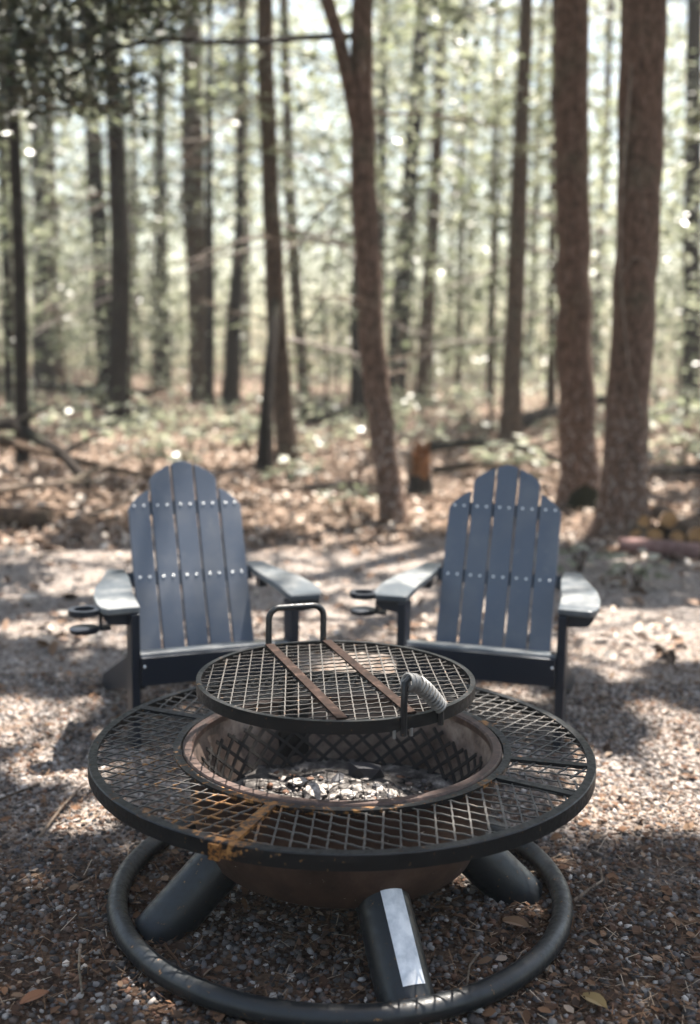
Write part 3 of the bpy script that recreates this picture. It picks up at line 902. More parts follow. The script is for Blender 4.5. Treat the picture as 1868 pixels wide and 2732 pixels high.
lit_pts((.10, 1.86, .05), (.24, 1.86, .05), (.24, 1.97, .06), (.10, 1.97, .06))                                          # base ring by the front leg
lit_pts((.40, 2.5, .39), (.62, 2.5, .39), (.42, 2.95, .39), (.25, 2.9, .39))                                             # right back of the table ring
def in_quad(x, y, q):
    s = np.ones(len(x), bool); t = np.ones(len(x), bool)
    for (x0, y0), (x1, y1) in zip(q, q[1:] + q[:1]):
        cr = (x1 - x0) * (y - y0) - (y1 - y0) * (x - x0)
        s &= cr >= 0; t &= cr <= 0
    return s | t
g = np.random.default_rng(404)
NL = 64000
lx = g.uniform(-3.6, 3.7, NL); ly = g.uniform(.6, 8.2, NL)
wx = lx + (fbm(lx * 5, ly * 5, 3, 61) - .5) * .16; wy = ly + (fbm(lx * 5, ly * 5, 3, 71) - .5) * .16
keep = np.ones(NL, bool)
for q in LIT: keep &= ~in_quad(wx, wy, q)
gap = fbm(lx * 1.7, ly * 1.2, 4, 81)
keep &= ~((gap > .59) & (ly > 3.1))

lx, ly = lx[keep], ly[keep]
NM = 34000                                  # thinner cover over the leaf litter, thicker on the left
mx_ = g.uniform(-7, 6, NM); my_ = g.uniform(8.2, 11.6, NM)
gm = fbm(mx_ * .9, my_ * .7, 4, 83)
km = gm < np.where(mx_ < -.9, .50, .40)
lx, ly = np.concatenate([lx, mx_[km]]), np.concatenate([ly, my_[km]]); n = len(lx)
SHADE = [('added_shade_tree', (4.6, 3.0)), ('added_shade_tree', (-4.0, 3.2)), ('added_shade_tree', (-4.9, 7.6)), ('added_shade_tree', (2.6, -2.4))]
OWN = [p for _, p in SHADE] + [tuple(tree_objs[k].location[:2]) for k in 'ABFH']
t = g.uniform(6.6, 10.5, n) / SUN.z
C = np.stack([lx + SUN.x * t, ly + SUN.y * t, SUN.z * t], -1)
big = np.full(n, .09)
# looser boughs added all round to cut sky light, left out where sun lands
N2 = 26000
c2 = np.stack([g.uniform(-8, 8, N2), g.uniform(-7, 10.5, N2), g.uniform(7.5, 11.5, N2)], -1)
fx, fy = c2[:, 0] - SUN.x * c2[:, 2] / SUN.z, c2[:, 1] - SUN.y * c2[:, 2] / SUN.z
k2 = fbm(c2[:, 0] * .8, c2[:, 1] * .8, 3, 91) < .56
near = (np.abs(fx) < 3.6) & (fy < 8.3)
k2 &= ~near | (g.random(N2) < 0.0)
C = np.concatenate([C, c2[k2]]); big = np.concatenate([big, np.full(k2.sum(), .17)]); n = len(C)
own = np.argmin(np.stack([(C[:, 0] - p[0]) ** 2 + (C[:, 1] - p[1]) ** 2 for p in OWN], 0), 0)
SL = ['right of the fire pit outside the frame', 'left of the fire pit outside the frame', 'left of the left chair outside the frame', 'behind the viewpoint']
for i in range(len(OWN)):
    if i < len(SHADE):
        nm, p = SHADE[i]
        root = empty(nm, (p[0], p[1], T(*p)))
        tag(root, 'tall tree ' + SL[i] + ' added so its leaves shade the fire pit', 'tree', 'unseen shade trees added around the fire pit')
        mb = MB(); mb.tube([(0, 0, -.2), (.05, 0, 2.5), (-.05, .1, 5), (0, 0, 8), (.1, 0, 11)], [.2, .17, .15, .11, .03], 12); mb.build('trunk', M_bark, root, smooth=True)
    else:
        root = tree_objs['ABFH'[i - len(SHADE)]]
    c = C[own == i] - np.array(root.location)
    k = len(c)
    Nn = np.stack([g.normal(0, .4, k), g.normal(0, .4, k), np.ones(k)], -1) + np.array(SUN[:]) * .7
    Dd = np.cross(Nn, g.normal(0, 1, (k, 3)))
    ll = big[own == i] * (1 + .5 * g.random(k))
    link('crown', quads_obj('crown', leaf_quads(c, Dd, Nn, ll, ll * .65), M_hemlock), root)
    for q in range(9):
        limb(root, (0, 0, 6.2 + q * .5), q * 2.4, 2.6, .05, .25, M_bark, 900 + i * 20 + q)

# ------------------------------------------------------------------ forest floor things
def branch_obj(name, pts, r0, r1, mat_, label, cat, group=None, n=7, twigs=0, seed=0):
    rr = random.Random(seed)
    c = Vector(pts[0])
    q = [Vector(p) - c for p in pts]
    k = len(q)
    mb = MB(); mb.tube(q, [r0 + (r1 - r0) * i / (k - 1) for i in range(k)], n, wob=lambda i, j, a: 1 + .1 * math.sin(3 * a + i * 1.7))
    for _ in range(twigs):
        i = rr.randrange(1, k)
        d = (q[i] - q[i - 1]).normalized()
        e = (d + Vector((rr.uniform(-.8, .8), rr.uniform(-.8, .8), rr.uniform(-.1, .7)))).normalized()
        L = rr.uniform(.2, .5)
        mb.tube([q[i], q[i] + e * L * .6, q[i] + e * L + Vector((0, 0, -.04))], [r1 * .8, r1 * .5, r1 * .2], 5)
    o = mb.build(name, mat_, None, smooth=True)
    o.location = c
    tag(o, label, cat, group)
    return o
def gp(x, y, dz): return (x, y, T(x, y) + dz)
BR = 'fallen branches on the forest floor'
branch_obj('fallen_branch', [gp(-3.6, 8.9, .35), gp(-3.0, 9.0, .34), gp(-2.4, 9.15, .2), gp(-1.7, 9.3, .1)], .05, .02, M_bark, 'long brown branch slanting down the bank left of the left chair', 'branch', BR, twigs=4, seed=1)
branch_obj('fallen_branch', [gp(-3.4, 8.4, .1), gp(-2.8, 8.45, .14), gp(-2.3, 8.6, .2), gp(-1.9, 8.9, .34)], .045, .015, M_deadwood, 'pale branch tilting up to the right on the left bank', 'branch', BR, twigs=3, seed=2)
branch_obj('fallen_log', [gp(-3.4, 7.9, .08), gp(-2.9, 7.95, .08), gp(-2.3, 8.1, .07)], .10, .075, M_bark, 'short brown log at the foot of the left bank', 'log', None, twigs=0, seed=3)
branch_obj('fallen_branch', [gp(-3.7, 9.6, .5), gp(-3.0, 9.4, .4), gp(-2.5, 9.1, .25), gp(-2.2, 8.8, .12)], .07, .04, M_bark_dark, 'dark thick branch on top of the left bank', 'branch', BR, twigs=4, seed=4)
branch_obj('fallen_branch', [gp(-2.1, 8.3, .04), gp(-1.85, 8.45, .12), gp(-1.72, 8.6, .3)], .022, .014, M_deadwood, 'whitish broken stick pointing up beside the left chair back', 'branch', BR, seed=5)
branch_obj('fallen_log', [gp(-1.2, 17.4, .12), gp(-.4, 17.8, .14), gp(.4, 18.5, .12)], .13, .10, M_bark_dark, 'dark fallen log lying across the leaf litter between the middle trunks', 'log', None, twigs=2, seed=6)
branch_obj('fallen_log', [gp(2.5, 16.6, .1), gp(3.2, 17.4, .2), gp(4.2, 18.2, .3)], .12, .08, M_bark_dark, 'dark fallen trunk sloping up right in front of the bright clearing', 'log', None, twigs=3, seed=7)
branch_obj('fallen_branch', [gp(1.0, 13.4, .1), gp(1.5, 13.1, .22), gp(2.1, 12.6, .2), gp(2.5, 12.3, .05)], .07, .04, M_bark_dark, 'dark arched branch behind the orange stump', 'branch', BR, twigs=3, seed=8)
branch_obj('fallen_branch', [gp(.9, 11.4, .06), gp(1.4, 11.2, .14), gp(1.9, 11.0, .06)], .05, .03, M_bark, 'brown branch lying right of the orange stump', 'branch', BR, twigs=2, seed=9)
branch_obj('fallen_branch', [gp(-.6, 10.0, .06), gp(.0, 10.2, .1), gp(.25, 10.4, .05)], .03, .02, M_deadwood, 'pale thin branch left of the forked leaning tree', 'branch', BR, twigs=2, seed=10)
branch_obj('fallen_branch', [gp(-6.2, 21, .3), gp(-5, 20.4, .3), gp(-3.8, 19.8, .2)], .10, .06, M_bark_dark, 'dark branch lying among the trunks far left', 'branch', BR, twigs=3, seed=11)
branch_obj('fallen_branch', [(.96, 21.6, T(.96, 21.6)), (.90, 21.6, 1.4), (.98, 21.5, 2.2), (.75, 21.4, 2.45), (.55, 21.4, 2.3)], .05, .03, M_deadwood, 'pale bent stem arching beside the wide dark leaning trunk', 'branch', BR, seed=12)
branch_obj('fallen_branch', [gp(2.6, 10.6, .08), gp(3.1, 10.8, .16), gp(3.8, 11.2, .1)], .06, .04, M_bark_dark, 'dark branch on the ground right of the thickest trunk', 'branch', BR, twigs=2, seed=13)

# sticks near the fire pit
ST = 'twigs on the gravel'
branch_obj('twig', [gp(-.83, 2.72, .014), gp(-.82, 2.9, .022), gp(-.80, 3.1, .02)], .005, .003, M_deadwood, 'straight pale twig left of the fire pit table', 'twig', ST, 5)
branch_obj('twig', [gp(.56, 2.42, .014), gp(.60, 2.45, .026), gp(.645, 2.49, .03), (.655, 2.55, .03)], .004, .003, M_deadwood, 'curved pale twig just right of the base ring', 'twig', ST, 5)
branch_obj('twig', [gp(-.585, 2.19, .013), gp(-.565, 2.1, .016), gp(-.535, 2.01, .014)], .0035, .0025, M_deadwood, 'short pale twig on the gravel left of the base ring', 'twig', ST, 5)
branch_obj('twig', [gp(-1.05, 2.9, .014), gp(-.99, 3.0, .02), gp(-.94, 3.09, .016)], .004, .003, M_bark, 'brown twig at the left edge of the gravel', 'twig', ST, 5)
branch_obj('twig', [gp(-.40, 2.20, .013), gp(-.36, 2.13, .02), gp(-.32, 2.05, .014)], .003, .002, M_needle, 'thin tan twig inside the base ring at the left leg', 'twig', ST, 5)
branch_obj('twig', [gp(.30, 2.18, .013), gp(.27, 2.10, .03), gp(.25, 2.0, .014)], .003, .002, M_deadwood, 'thin pale twig inside the base ring right of the front leg', 'twig', ST, 5)
branch_obj('twig', [gp(.72, 2.35, .012), gp(.78, 2.40, .02), gp(.86, 2.42, .013)], .003, .002, M_bark, 'thin brown twig at the right edge of the gravel', 'twig', ST, 5)
def fallen_leaf(x, y, a, ln, col, label):
    mt, nt, b = mat('fallen_leaf', col, .6)
    mb = MB(); nseg = 6
    vs, fc = [], []
    for i in range(nseg + 1):
        t = i / nseg; w = .24 * math.sin(math.pi * min(1, t * .93 + .05)) ** .8
        z = .10 * math.sin(t * 3.1)
        vs += [((t - .5) * ln, w * ln, (z + .08) * ln), ((t - .5) * ln, 0, z * ln), ((t - .5) * ln, -w * ln, (z + .09) * ln)]
        if i:
            q = (i - 1) * 3
            fc += [(q, q + 3, q + 4, q + 1), (q + 1, q + 4, q + 5, q + 2)]
    mb.add(vs, fc)
    o = mb.build('fallen_leaf', mt, None, smooth=True, fix=False)
    o.location = gp(x, y, .014); o.rotation_euler = (.15, -.1, a)
    tag(o, label, 'leaf')
fallen_leaf(.515, 2.0, -1.0, .07, (.22, .15, .06), 'long yellow leaf on the gravel at the lower right corner')
fallen_leaf(-.625, 1.985, .6, .06, (.17, .065, .022), 'orange leaf on the gravel at the lower left corner')
fallen_leaf(.40, 2.30, -.7, .075, (.17, .10, .055), 'tan curled leaf inside the base ring at the right')

# broken stump with orange rotten wood
root = empty('tree_stump', (.66, 10.0, T(.66, 10.0)))
root.scale = (1, 1, .82)
tag(root, 'broken rotten stump with bright orange wood, right of the forked leaning tree', 'stump')
def jag(i, j, a): return 1 + .12 * math.sin(3 * a + i) + .06 * math.sin(7 * a)
mb = MB(); mb.tube([(0, 0, -.05), (0, 0, .12), (-.01, 0, .24)], [.15, .12, .105], 12, wob=jag); mb.build('stump_base', M_bark_dark, root, smooth=True)
mb = MB()
ring_n = 12
v0 = [(.10 * math.cos(2 * math.pi * i / ring_n), .10 * math.sin(2 * math.pi * i / ring_n), .2) for i in range(ring_n)]
v1 = [(.085 * math.cos(2 * math.pi * i / ring_n) + .01, .085 * math.sin(2 * math.pi * i / ring_n), .36 + .16 * abs(math.sin(i * 1.9)) + .14 * (i < 6)) for i in range(ring_n)]
mb.add(v0 + v1 + [(0, .02, .30)], [(i, (i + 1) % ring_n, ring_n + (i + 1) % ring_n, ring_n + i) for i in range(ring_n)] + [(ring_n + i, ring_n + (i + 1) % ring_n, 2 * ring_n) for i in range(ring_n)])
mb.build('rotten_wood', M_orange, root)
mb = MB(); mb.tube([(-.09, -.03, .2), (-.11, -.04, .4), (-.08, -.03, .6)], [.03, .028, .008], 6); mb.build('splinter', M_deadwood, root)

# firewood at the right edge
FW = [(2.16, 7.85, .065, .055), (2.29, 7.83, .072, .07), (2.45, 7.80, .066, .062), (2.60, 7.78, .08, .078), (2.22, 7.88, .175, .05), (2.40, 7.86, .195, .068)]
FWL = ['leftmost of the bottom row of firewood rounds', 'second bottom firewood round from the left', 'third bottom firewood round from the left', 'rightmost of the bottom row of firewood rounds', 'smaller left firewood round of the upper row', 'larger right firewood round of the upper row']
for (x, y, z, r), lb in zip(FW, FWL):
    root = empty('firewood_log', (x, y, T(x, y) + z - .01), rr.uniform(-.12, .12))
    tag(root, lb, 'firewood', 'firewood pile at the right edge')
    mb = MB(); mb.tube([(0, 0, 0), (0, .2, .0), (0, .42, .0)], [r, r * 1.03, r], 12, cap=False, wob=lambda i, j, a: 1 + .06 * math.sin(3 * a)); mb.build('bark', M_bark, root, smooth=True)
    mb = MB(); mb.add([(r * .93 * math.cos(a), -.003, r * .93 * math.sin(a)) for a in np.linspace(0, 2 * math.pi, 13)[:-1]], [tuple(range(12))])
    mb.build('cut_end', M_cut, root)
root = empty('landscape_log', gp(1.93, 7.42, .055))
tag(root, 'reddish debarked log lying in front of the firewood pile', 'log')
mb = MB(); mb.tube([(0, 0, 0), (.3, -.15, .004), (.62, -.32, 0), (.95, -.5, 0)], [.058, .06, .056, .056], 14); mb.build('log_body', M_log, root, smooth=True)
mb = MB(); mb.add([(-.003 , .058 * .9 * math.cos(a), .058 * .9 * math.sin(a)) for a in np.linspace(0, 2 * math.pi, 13)[:-1]], [tuple(range(12))]); mb.build('cut_end', M_cut, root)

# low leafy plants
def plant_mesh(seed, n, mat_, h=.28, rad=.22, size=(.07, .13)):
    g = np.random.default_rng(seed)
    a = g.random(n) * 6.283; r = rad * np.sqrt(g.random(n)); z = h * (.45 + .55 * g.random(n)) * (1 - .35 * r / rad)
    C = np.stack([r * np.cos(a), r * np.sin(a), z], -1)
    D = np.stack([np.cos(a), np.sin(a), g.normal(-.15, .2, n)], -1)
    N = np.stack([g.normal(0, .35, n), g.normal(0, .35, n), np.ones(n)], -1)
    ln = size[0] + (size[1] - size[0]) * g.random(n)
    return quads_obj('foliage', leaf_quads(C, D, N, ln, ln * .55), mat_)
PLM = [plant_mesh(900, 46, M_pale), plant_mesh(901, 60, M_beech, .34, .28), plant_mesh(902, 40, M_pale, .22, .3)]
sm = MB()
for i in range(7):
    a = i * .9
    sm.tube([(0, 0, -.02), (.05 * math.cos(a), .05 * math.sin(a), .12), (.14 * math.cos(a), .14 * math.sin(a), .22)], [.006, .005, .002], 4)
st_me = sm.mesh('stem'); st_me.materials.append(M_bark)
def plant(x, y, s, k, label, group=None):
    root = empty('leafy_plant', gp(x, y, 0), random.uniform(0, 6.28))
    root.scale = (s, s, s)
    tag(root, label, 'plant', group)
    for nm, me in (('stem', st_me), ('foliage', PLM[k])):
        o = bpy.data.objects.new(nm, me); COL.objects.link(o); o.parent = root
plant(-.58, 10.5, 1.5, 0, 'pale leafy plant at the foot of the two stemmed tree')
plant(-1.35, 13.6, 1.9, 0, 'wide pale plant just above the left chair')
plant(-2.0, 13.2, 1.6, 2, 'low pale plant left of the left chair back')
plant(-2.2, 11.4, 1.3, 1, 'dark green plant beyond the left bank')
plant(-6.6, 18.8, 4.2, 0, 'large bright shrub at the left edge of the wood')
plant(-4.6, 19.2, 2.2, 0, 'bright plant left of the trunk with the flared foot')
plant(-.02, 8.6, .9, 1, 'green plant left of the forked leaning tree foot')
plant(1.5, 6.75, 1.0, 2, 'pale sprawling plant behind the right arm of the right chair')
plant(1.75, 6.3, .9, 0, 'pale plant in front of the reddish log')
plant(4.7, 14.4, 2.6, 1, 'green shrub at the right edge beyond the thickest trunk')
plant(3.9, 12.4, 2.0, 2, 'pale low shrub right of the thickest trunk')
g = np.random.default_rng(611)
nc = 520
yy = 11.5 + 24 * g.random(nc) ** .9; xx = (g.random(nc) * 2 - 1) * .40 * yy
kk = fbm(xx * .35, yy * .35, 3, 17) > .42
xx, yy = xx[kk], yy[kk]
C = np.repeat(np.stack([xx, yy, terr(xx, yy) + .12 + .3 * g.random(len(xx))], -1), 16, 0); C += g.normal(0, 1, C.shape) * np.array([.32, .32, .10]); n = len(C)
D = g.normal(0, 1, (n, 3)) * np.array([1, 1, .4]); N = np.stack([g.normal(0, .6, n), g.normal(0, .6, n), np.ones(n)], -1)
ln = .08 + .12 * g.random(n)
uc = link('undergrowth', quads_obj('undergrowth', leaf_quads(C, D, N, ln, ln * .6), M_pale))
tag(uc, 'low pale leafy undergrowth spread over the forest floor', kind='stuff')
rp = random.Random(12)
for i in range(26):
    y = rp.uniform(11, 24); x = rp.uniform(-1, 1) * .34 * y
    plant(x, y, rp.uniform(.7, 1.8), i % 3, 'small leafy seedling blurred on the leaf litter', 'seedlings on the forest floor')

# ------------------------------------------------------------------ chairs
def chair(spec, label, extra):
    X, Y, A = spec
    root = empty('garden_chair', (X, Y, T(X, Y) - .004), A)
    tag(root, label, 'chair', 'chairs facing the fire pit')
    rc, yb, zb = .362, .232, .197
    ax, al = Vector((1, 0, 0)), Vector((0, math.sin(rc), math.cos(rc)))
    an = Vector((0, math.cos(rc), -math.sin(rc)))       # towards the rear
    o0 = Vector((0, yb, zb))
    w, gapw = .0804, .007
    tops = [[(.0, .612), (.012, .632), (.035, .655), (.06, .673), (w, .683)], [(.0, .722), (.012, .738), (.035, .757), (.06, .771), (w, .779)], [(.0, .781), (.02, .79), (w / 2, .794), (w - .02, .79), (w, .781)]]
    for i in range(5):
        x0 = -.215 + i * (w + gapw)
        tp = tops[min(i, 4 - i)]
        if i > 2: tp = [(w - a, b_) for a, b_ in tp][::-1]
        outl = [(x0, .02), (x0 + w, .02)] + [(x0 + a, b_) for a, b_ in tp[::-1]]
        mb = MB(); mb.prism(outl, o0, ax, al, an, .02)
        mb.build('back_slat', M_slate, root, bevel=.003)
    for L, hw in ((.352, .238), (.618, .19)):
        c = o0 + al * L + an * .034
        mb = MB(); mb.box(c, (hw * 2, .024, .05), Matrix.Rotation(-rc, 3, 'X')); mb.build('back_rail', M_slate_shaded, root, bevel=.002)
        for i in range(5):
            for s in (-.018, .018):
                xx = -.215 + i * (w + gapw) + w / 2 + s
                so_ = bpy.data.objects.new('screw', SCREW); COL.objects.link(so_); so_.parent = root
                so_.location = o0 + ax * xx + al * (L + (.004 if L > .5 else 0)) - an * .0005
                so_.rotation_euler = (math.pi / 2 - rc, 0, 0)
    # seat slats slope to the back
    for i in range(5):
        y0 = .004 + i * .068
        z0 = .332 - i * .017
        mb = MB(); mb.box((0, y0 + .03, z0 - .006), (.53, .062, .02), Matrix.Rotation(-.24 if i else -.10, 3, 'X')); mb.build('seat_slat', M_slate_glare, root, bevel=.006, seg=3)
    mb = MB(); mb.box((0, -.010, .281), (.53, .022, .098)); mb.build('front_apron', M_slate_shaded, root, bevel=.003)
    for s in (-1, 1):
        mb = MB(); mb.box((s * .281, .035, .238), (.03, .085, .478)); mb.build('front_leg', M_slate_shaded, root, bevel=.003)
        mb = MB()
        prof = [(.06, .30), (.06, .20), (.74, .0), (.84, .0), (.80, .05), (.2, .29)]
        mb.prism([(a, b_) for a, b_ in prof], Vector((s * .25 - .0125, 0, 0)), Vector((0, 1, 0)), Vector((0, 0, 1)), Vector((1, 0, 0)), .025)
        mb.build('rear_leg', M_slate_shaded, root, bevel=.003)
        so_ = bpy.data.objects.new('screw', SCREW); COL.objects.link(so_); so_.parent = root
        so_.location = (s * .255, -.0215, .30); so_.rotation_euler = (math.pi / 2, 0, 0)
        # arm: widens to a rounded front
        inn = [(.236, .45), (.236, .34), (.246, .24), (.258, .16), (.262, .06), (.264, .0)]
        out = [(.372, -.005), (.390, .02), (.397, .06), (.395, .14), (.375, .24), (.340, .33), (.315, .40), (.30, .45)]
        outl = [(s * a, b_) for a, b_ in inn + out]
        if s < 0: outl = outl[::-1]
        slope = .10
        mb = MB(); mb.prism(outl, Vector((0, 0, .479)), Vector((1, 0, 0)), Vector((0, math.cos(slope), math.sin(slope))), Vector((0, -math.sin(slope), math.cos(slope))), .024)
        mb.build('armrest', M_slate_glare, root, bevel=.005, seg=3)
        mb = MB()
        xa, xb = s * .297, s * .382
        mb.prism([(xa, .0), (xb, .0), (xb, -.012), (s * .365, -.036), (xa, -.042)], Vector((0, .02, .478)), Vector((1, 0, 0)), Vector((0, 0, 1)), Vector((0, 1, 0)), .05)
        mb.build('arm_bracket', M_slate_shaded, root, bevel=.002)
        mb = MB(); mb.box((s * .262, .325, .497), (.03, .05, .045)); mb.build('arm_block', M_slate_shaded, root, bevel=.002)
    # cup holder on the side of the arm that the photo shows on the viewer's left
    cx_, cy_, cz_ = -.438, .055, .487
    mb = MB(); mb.lathe([(.034, -.011), (.053, -.011), (.053, .008), (.034, .008)], 28, (cx_, cy_, cz_), closed_prof=True)
    ch_ = mb.build('cup_holder', M_slate_shaded, root, smooth=True)
    mb = MB(); mb.lathe([(.0, -.009), (.046, -.009), (.051, .005), (.045, .008), (.0, .004)], 28, (cx_, cy_, cz_ - .062))
    mb.build('saucer', M_slate_shaded, ch_, smooth=True)
    mb = MB(); mb.box((cx_ + .052, cy_, cz_ - .034), (.008, .03, .062)); mb.box((cx_ + .066, cy_, cz_ - .062), (.036, .03, .012)); mb.box((cx_ + .06, cy_, cz_ - .001), (.03, .03, .009))
    mb.build('holder_bracket', M_slate_shaded, ch_)
    return root
mb = MB(); mb.lathe([(.0, .0028), (.003, .0024), (.0048, .0008), (.0052, -.002), (0, -.002)], 10)
SCREW = mb.mesh('screw'); SCREW.materials.append(M_screw)
chair(CHAIRS[0], 'slate blue garden chair left of the fire pit, turned to the right, lighter lit back', None)
chair(CHAIRS[1], 'slate blue garden chair right of the fire pit, turned to the left, darker back', None)

# ------------------------------------------------------------------ fire pit
PX, PY = -0.0097, 2.4496
ZT = .393
pit = empty('fire_pit', (PX, PY, 0))
tag(pit, 'round black metal fire pit with a wide mesh table ring, rusty orange at one seam', 'fire pit')
def pol(r, az, z): return (r * math.cos(R(az)), r * math.sin(R(az)), z)
# base ring (tube)
mb = MB(); mb.tube([(.5372 * math.cos(a), .5372 * math.sin(a), .030) for a in np.linspace(0, 2 * math.pi, 121)[:-1]], .0245, 16, closed=True)
mb.build('base_ring', M_tube, pit, smooth=True)
# legs
for az in (-72, -158, 4, 104):
    lg = MB()
    a, b_ = Vector(pol(.265, az, .175)), Vector(pol(.478 if az == -72 else .462, az, -.02))
    lg.tube([a, a.lerp(b_, .5), b_], .060, 24)
    lo = lg.build('leg', M_tube, pit, smooth=True)
    if az == -72:
        ax_ = (b_ - a).normalized()
        side = Vector((-math.sin(R(az)), math.cos(R(az)), 0))
        nrm = side.cross(ax_)
        if nrm.z < 0: nrm = -nrm
        st = MB(); vs, fc = [], []
        for i in range(9):
            an = (i / 8 - .5) * .85 + .10
            d = nrm * math.cos(an) + side * math.sin(an)
            for t in (.035, .245):
                vs.append(a + ax_ * t + d * .0610)
        for i in range(8): fc.append((2 * i, 2 * i + 1, 2 * i + 3, 2 * i + 2))
        # keep it a thin label with a little thickness
        vs2 = [v_ + nrm * .0008 for v_ in vs]
        st.add(vs2, fc)
        s_ = st.build('label_sticker', M_label, lo, smooth=True)
        s_['label'] = 'blank white rectangular label on the front leg'
# bowl
prof_o = [(.0, .088), (.17, .090), (.265, .108), (.32, .142), (.354, .215), (.368, .33), (.374, .384)]
prof_i = [(.362, .384), (.356, .33), (.342, .222), (.31, .155), (.257, .122), (.165, .102), (.0, .099)]
def dens(p):
    out = []
    for (r0, z0), (r1, z1) in zip(p, p[1:]): out += [(r0 + (r1 - r0) * t, z0 + (z1 - z0) * t) for t in (0, .33, .67)]
    return out + [p[-1]]
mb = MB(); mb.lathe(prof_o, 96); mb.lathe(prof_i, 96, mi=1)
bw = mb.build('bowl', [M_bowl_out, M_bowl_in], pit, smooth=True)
mb = MB(); mb.lathe([(.358, .380), (.357, .3955), (.361, .4005), (.379, .4005), (.383, .394), (.383, .380)], 96, closed_prof=True)
mb.build('bowl_lip', M_lip, pit, smooth=True)
# dark crossing strips set as a lattice just inside the bowl wall
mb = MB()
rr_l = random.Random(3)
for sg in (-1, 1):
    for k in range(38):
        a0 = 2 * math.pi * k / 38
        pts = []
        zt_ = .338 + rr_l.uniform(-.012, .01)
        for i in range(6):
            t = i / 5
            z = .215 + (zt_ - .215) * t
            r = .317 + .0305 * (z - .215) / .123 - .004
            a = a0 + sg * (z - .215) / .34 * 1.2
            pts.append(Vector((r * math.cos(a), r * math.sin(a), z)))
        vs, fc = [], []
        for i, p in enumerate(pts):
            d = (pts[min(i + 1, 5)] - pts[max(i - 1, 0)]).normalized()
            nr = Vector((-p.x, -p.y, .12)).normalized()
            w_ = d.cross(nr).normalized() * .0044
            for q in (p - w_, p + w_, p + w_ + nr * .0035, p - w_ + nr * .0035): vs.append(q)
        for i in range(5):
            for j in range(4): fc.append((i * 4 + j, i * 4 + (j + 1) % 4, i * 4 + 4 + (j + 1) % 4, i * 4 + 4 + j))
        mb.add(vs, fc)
o = mb.build('dark_lattice', M_lattice, pit)
# rust attribute: strongest at the front-left seam
SEAM = -111.0
def rust_at(x, y):
    r = math.hypot(x, y); az = math.degrees(math.atan2(y, x))
    d = (az - SEAM + 180) % 360 - 180
    v = math.exp(-(d / 4.6) ** 2) * (.74 if r < .59 else .5)
    v = max(v, .56 * math.exp(-((d + 12) / 12.0) ** 2) * (1.0 if r < .578 else .0))
    v = max(v, .36 * math.exp(-((d + 45) / 28.0) ** 2) * math.exp(-((r - .45) / .12) ** 2))
    v = max(v, .42 * math.exp(-((r - .40) / .02) ** 2) * math.exp(-(d / 60.0) ** 2))
    for a2 in (-37, 22):
        dd = (az - a2 + 180) % 360 - 180
        v = max(v, .8 * math.exp(-(dd / 3.5) ** 2) * math.exp(-((r - .40) / .03) ** 2))
    return v
def add_rust(o, f):
    me = o.data
    a = me.attributes.new('rust', 'FLOAT', 'POINT')
    a.data.foreach_set('value', [f(v.co.x, v.co.y) for v in me.vertices])
# table ring frame
mb = MB(); mb.lathe([(.578, ZT - .003), (.578, ZT + .003), (.5965, ZT + .003), (.5985, ZT + .001), (.5985, ZT - .030), (.593, ZT - .030), (.593, ZT - .003)], 140, closed_prof=True)
add_rust(mb.build('outer_rim', M_black, pit, smooth=True), rust_at)
mb = MB(); mb.lathe([(.386, ZT - .014), (.386, ZT + .004), (.404, ZT + .004), (.404, ZT - .003), (.391, ZT - .003), (.391, ZT - .014)], 120, closed_prof=True)
add_rust(mb.build('inner_rim', M_black, pit, smooth=True), rust_at)
for az, wd in ((-111, .024), (-31, .020), (-13, .020), (156, .026), (62, .026)):
    mb = MB()
    k = 10
    d = Vector((math.cos(R(az)), math.sin(R(az)), 0)); s = Vector((-d.y, d.x, 0))
    vs, fc = [], []
    for i in range(k + 1):
        r = .404 + (.578 - .404) * i / k
        for (u, h) in ((-wd / 2, ZT + .0042), (wd / 2, ZT + .0042), (wd / 2, ZT - .004), (-wd / 2, ZT - .004)):
            vs.append(d * r + s * u + Vector((0, 0, h)))
    for i in range(k):
        for j in range(4): fc.append((i * 4 + j, i * 4 + (j + 1) % 4, i * 4 + 4 + (j + 1) % 4, i * 4 + 4 + j))
    fc += [(0, 1, 2, 3), (k * 4, k * 4 + 1, k * 4 + 2, k * 4 + 3)]
    mb.add(vs, fc)
    o = mb.build('radial_bar', M_black, pit)
    add_rust(o, (lambda x, y: .62) if az == -111 else rust_at)
    if az == -111: o['label'] = 'rusty orange bar at the seam of the table ring'
mb = MB(); mb.box(pol(.6000, -113.5, ZT - .018), (.024, .007, .032), Matrix.Rotation(R(-113.5 + 90), 3, 'Z'))
o = mb.build('seam_plate', M_black, pit); add_rust(o, lambda x, y: .62)
o['label'] = 'rusty orange joining plate on the outer rim'

# expanded metal: zigzag strands
def expanded(inside, ang, spacing, cell, wd, th, z, half, rmax, seed=0):
    """two families of strands at ang +/- half, kept where inside(x, y)"""
    rr = random.Random(seed)
    mb = MB()
    for fam, sgn in ((ang + half, 1), (ang - half, -1)):
        d = Vector((math.cos(R(fam)), math.sin(R(fam)), 0)); s = Vector((-d.y, d.x, 0))
        k = int(rmax / spacing) + 1
        for i in range(-k, k + 1):
            off = i * spacing
            run = []
            nst = int(2 * rmax / (cell / 2))
            for q in range(nst + 1):
                t = -rmax + q * cell / 2
                p = d * t + s * off
                ok = inside(p.x, p.y)
                if ok: run.append((p + s * (.0005 if (q % 2) else -.0005)) + Vector((0, 0, z + (.0007 if (q + i) % 2 else -.0007) * sgn)))
                if (not ok or q == nst) and run:
                    if len(run) > 1: strip(mb, run, s, wd * rr.uniform(.85, 1.15), th)
                    run = []
    return mb
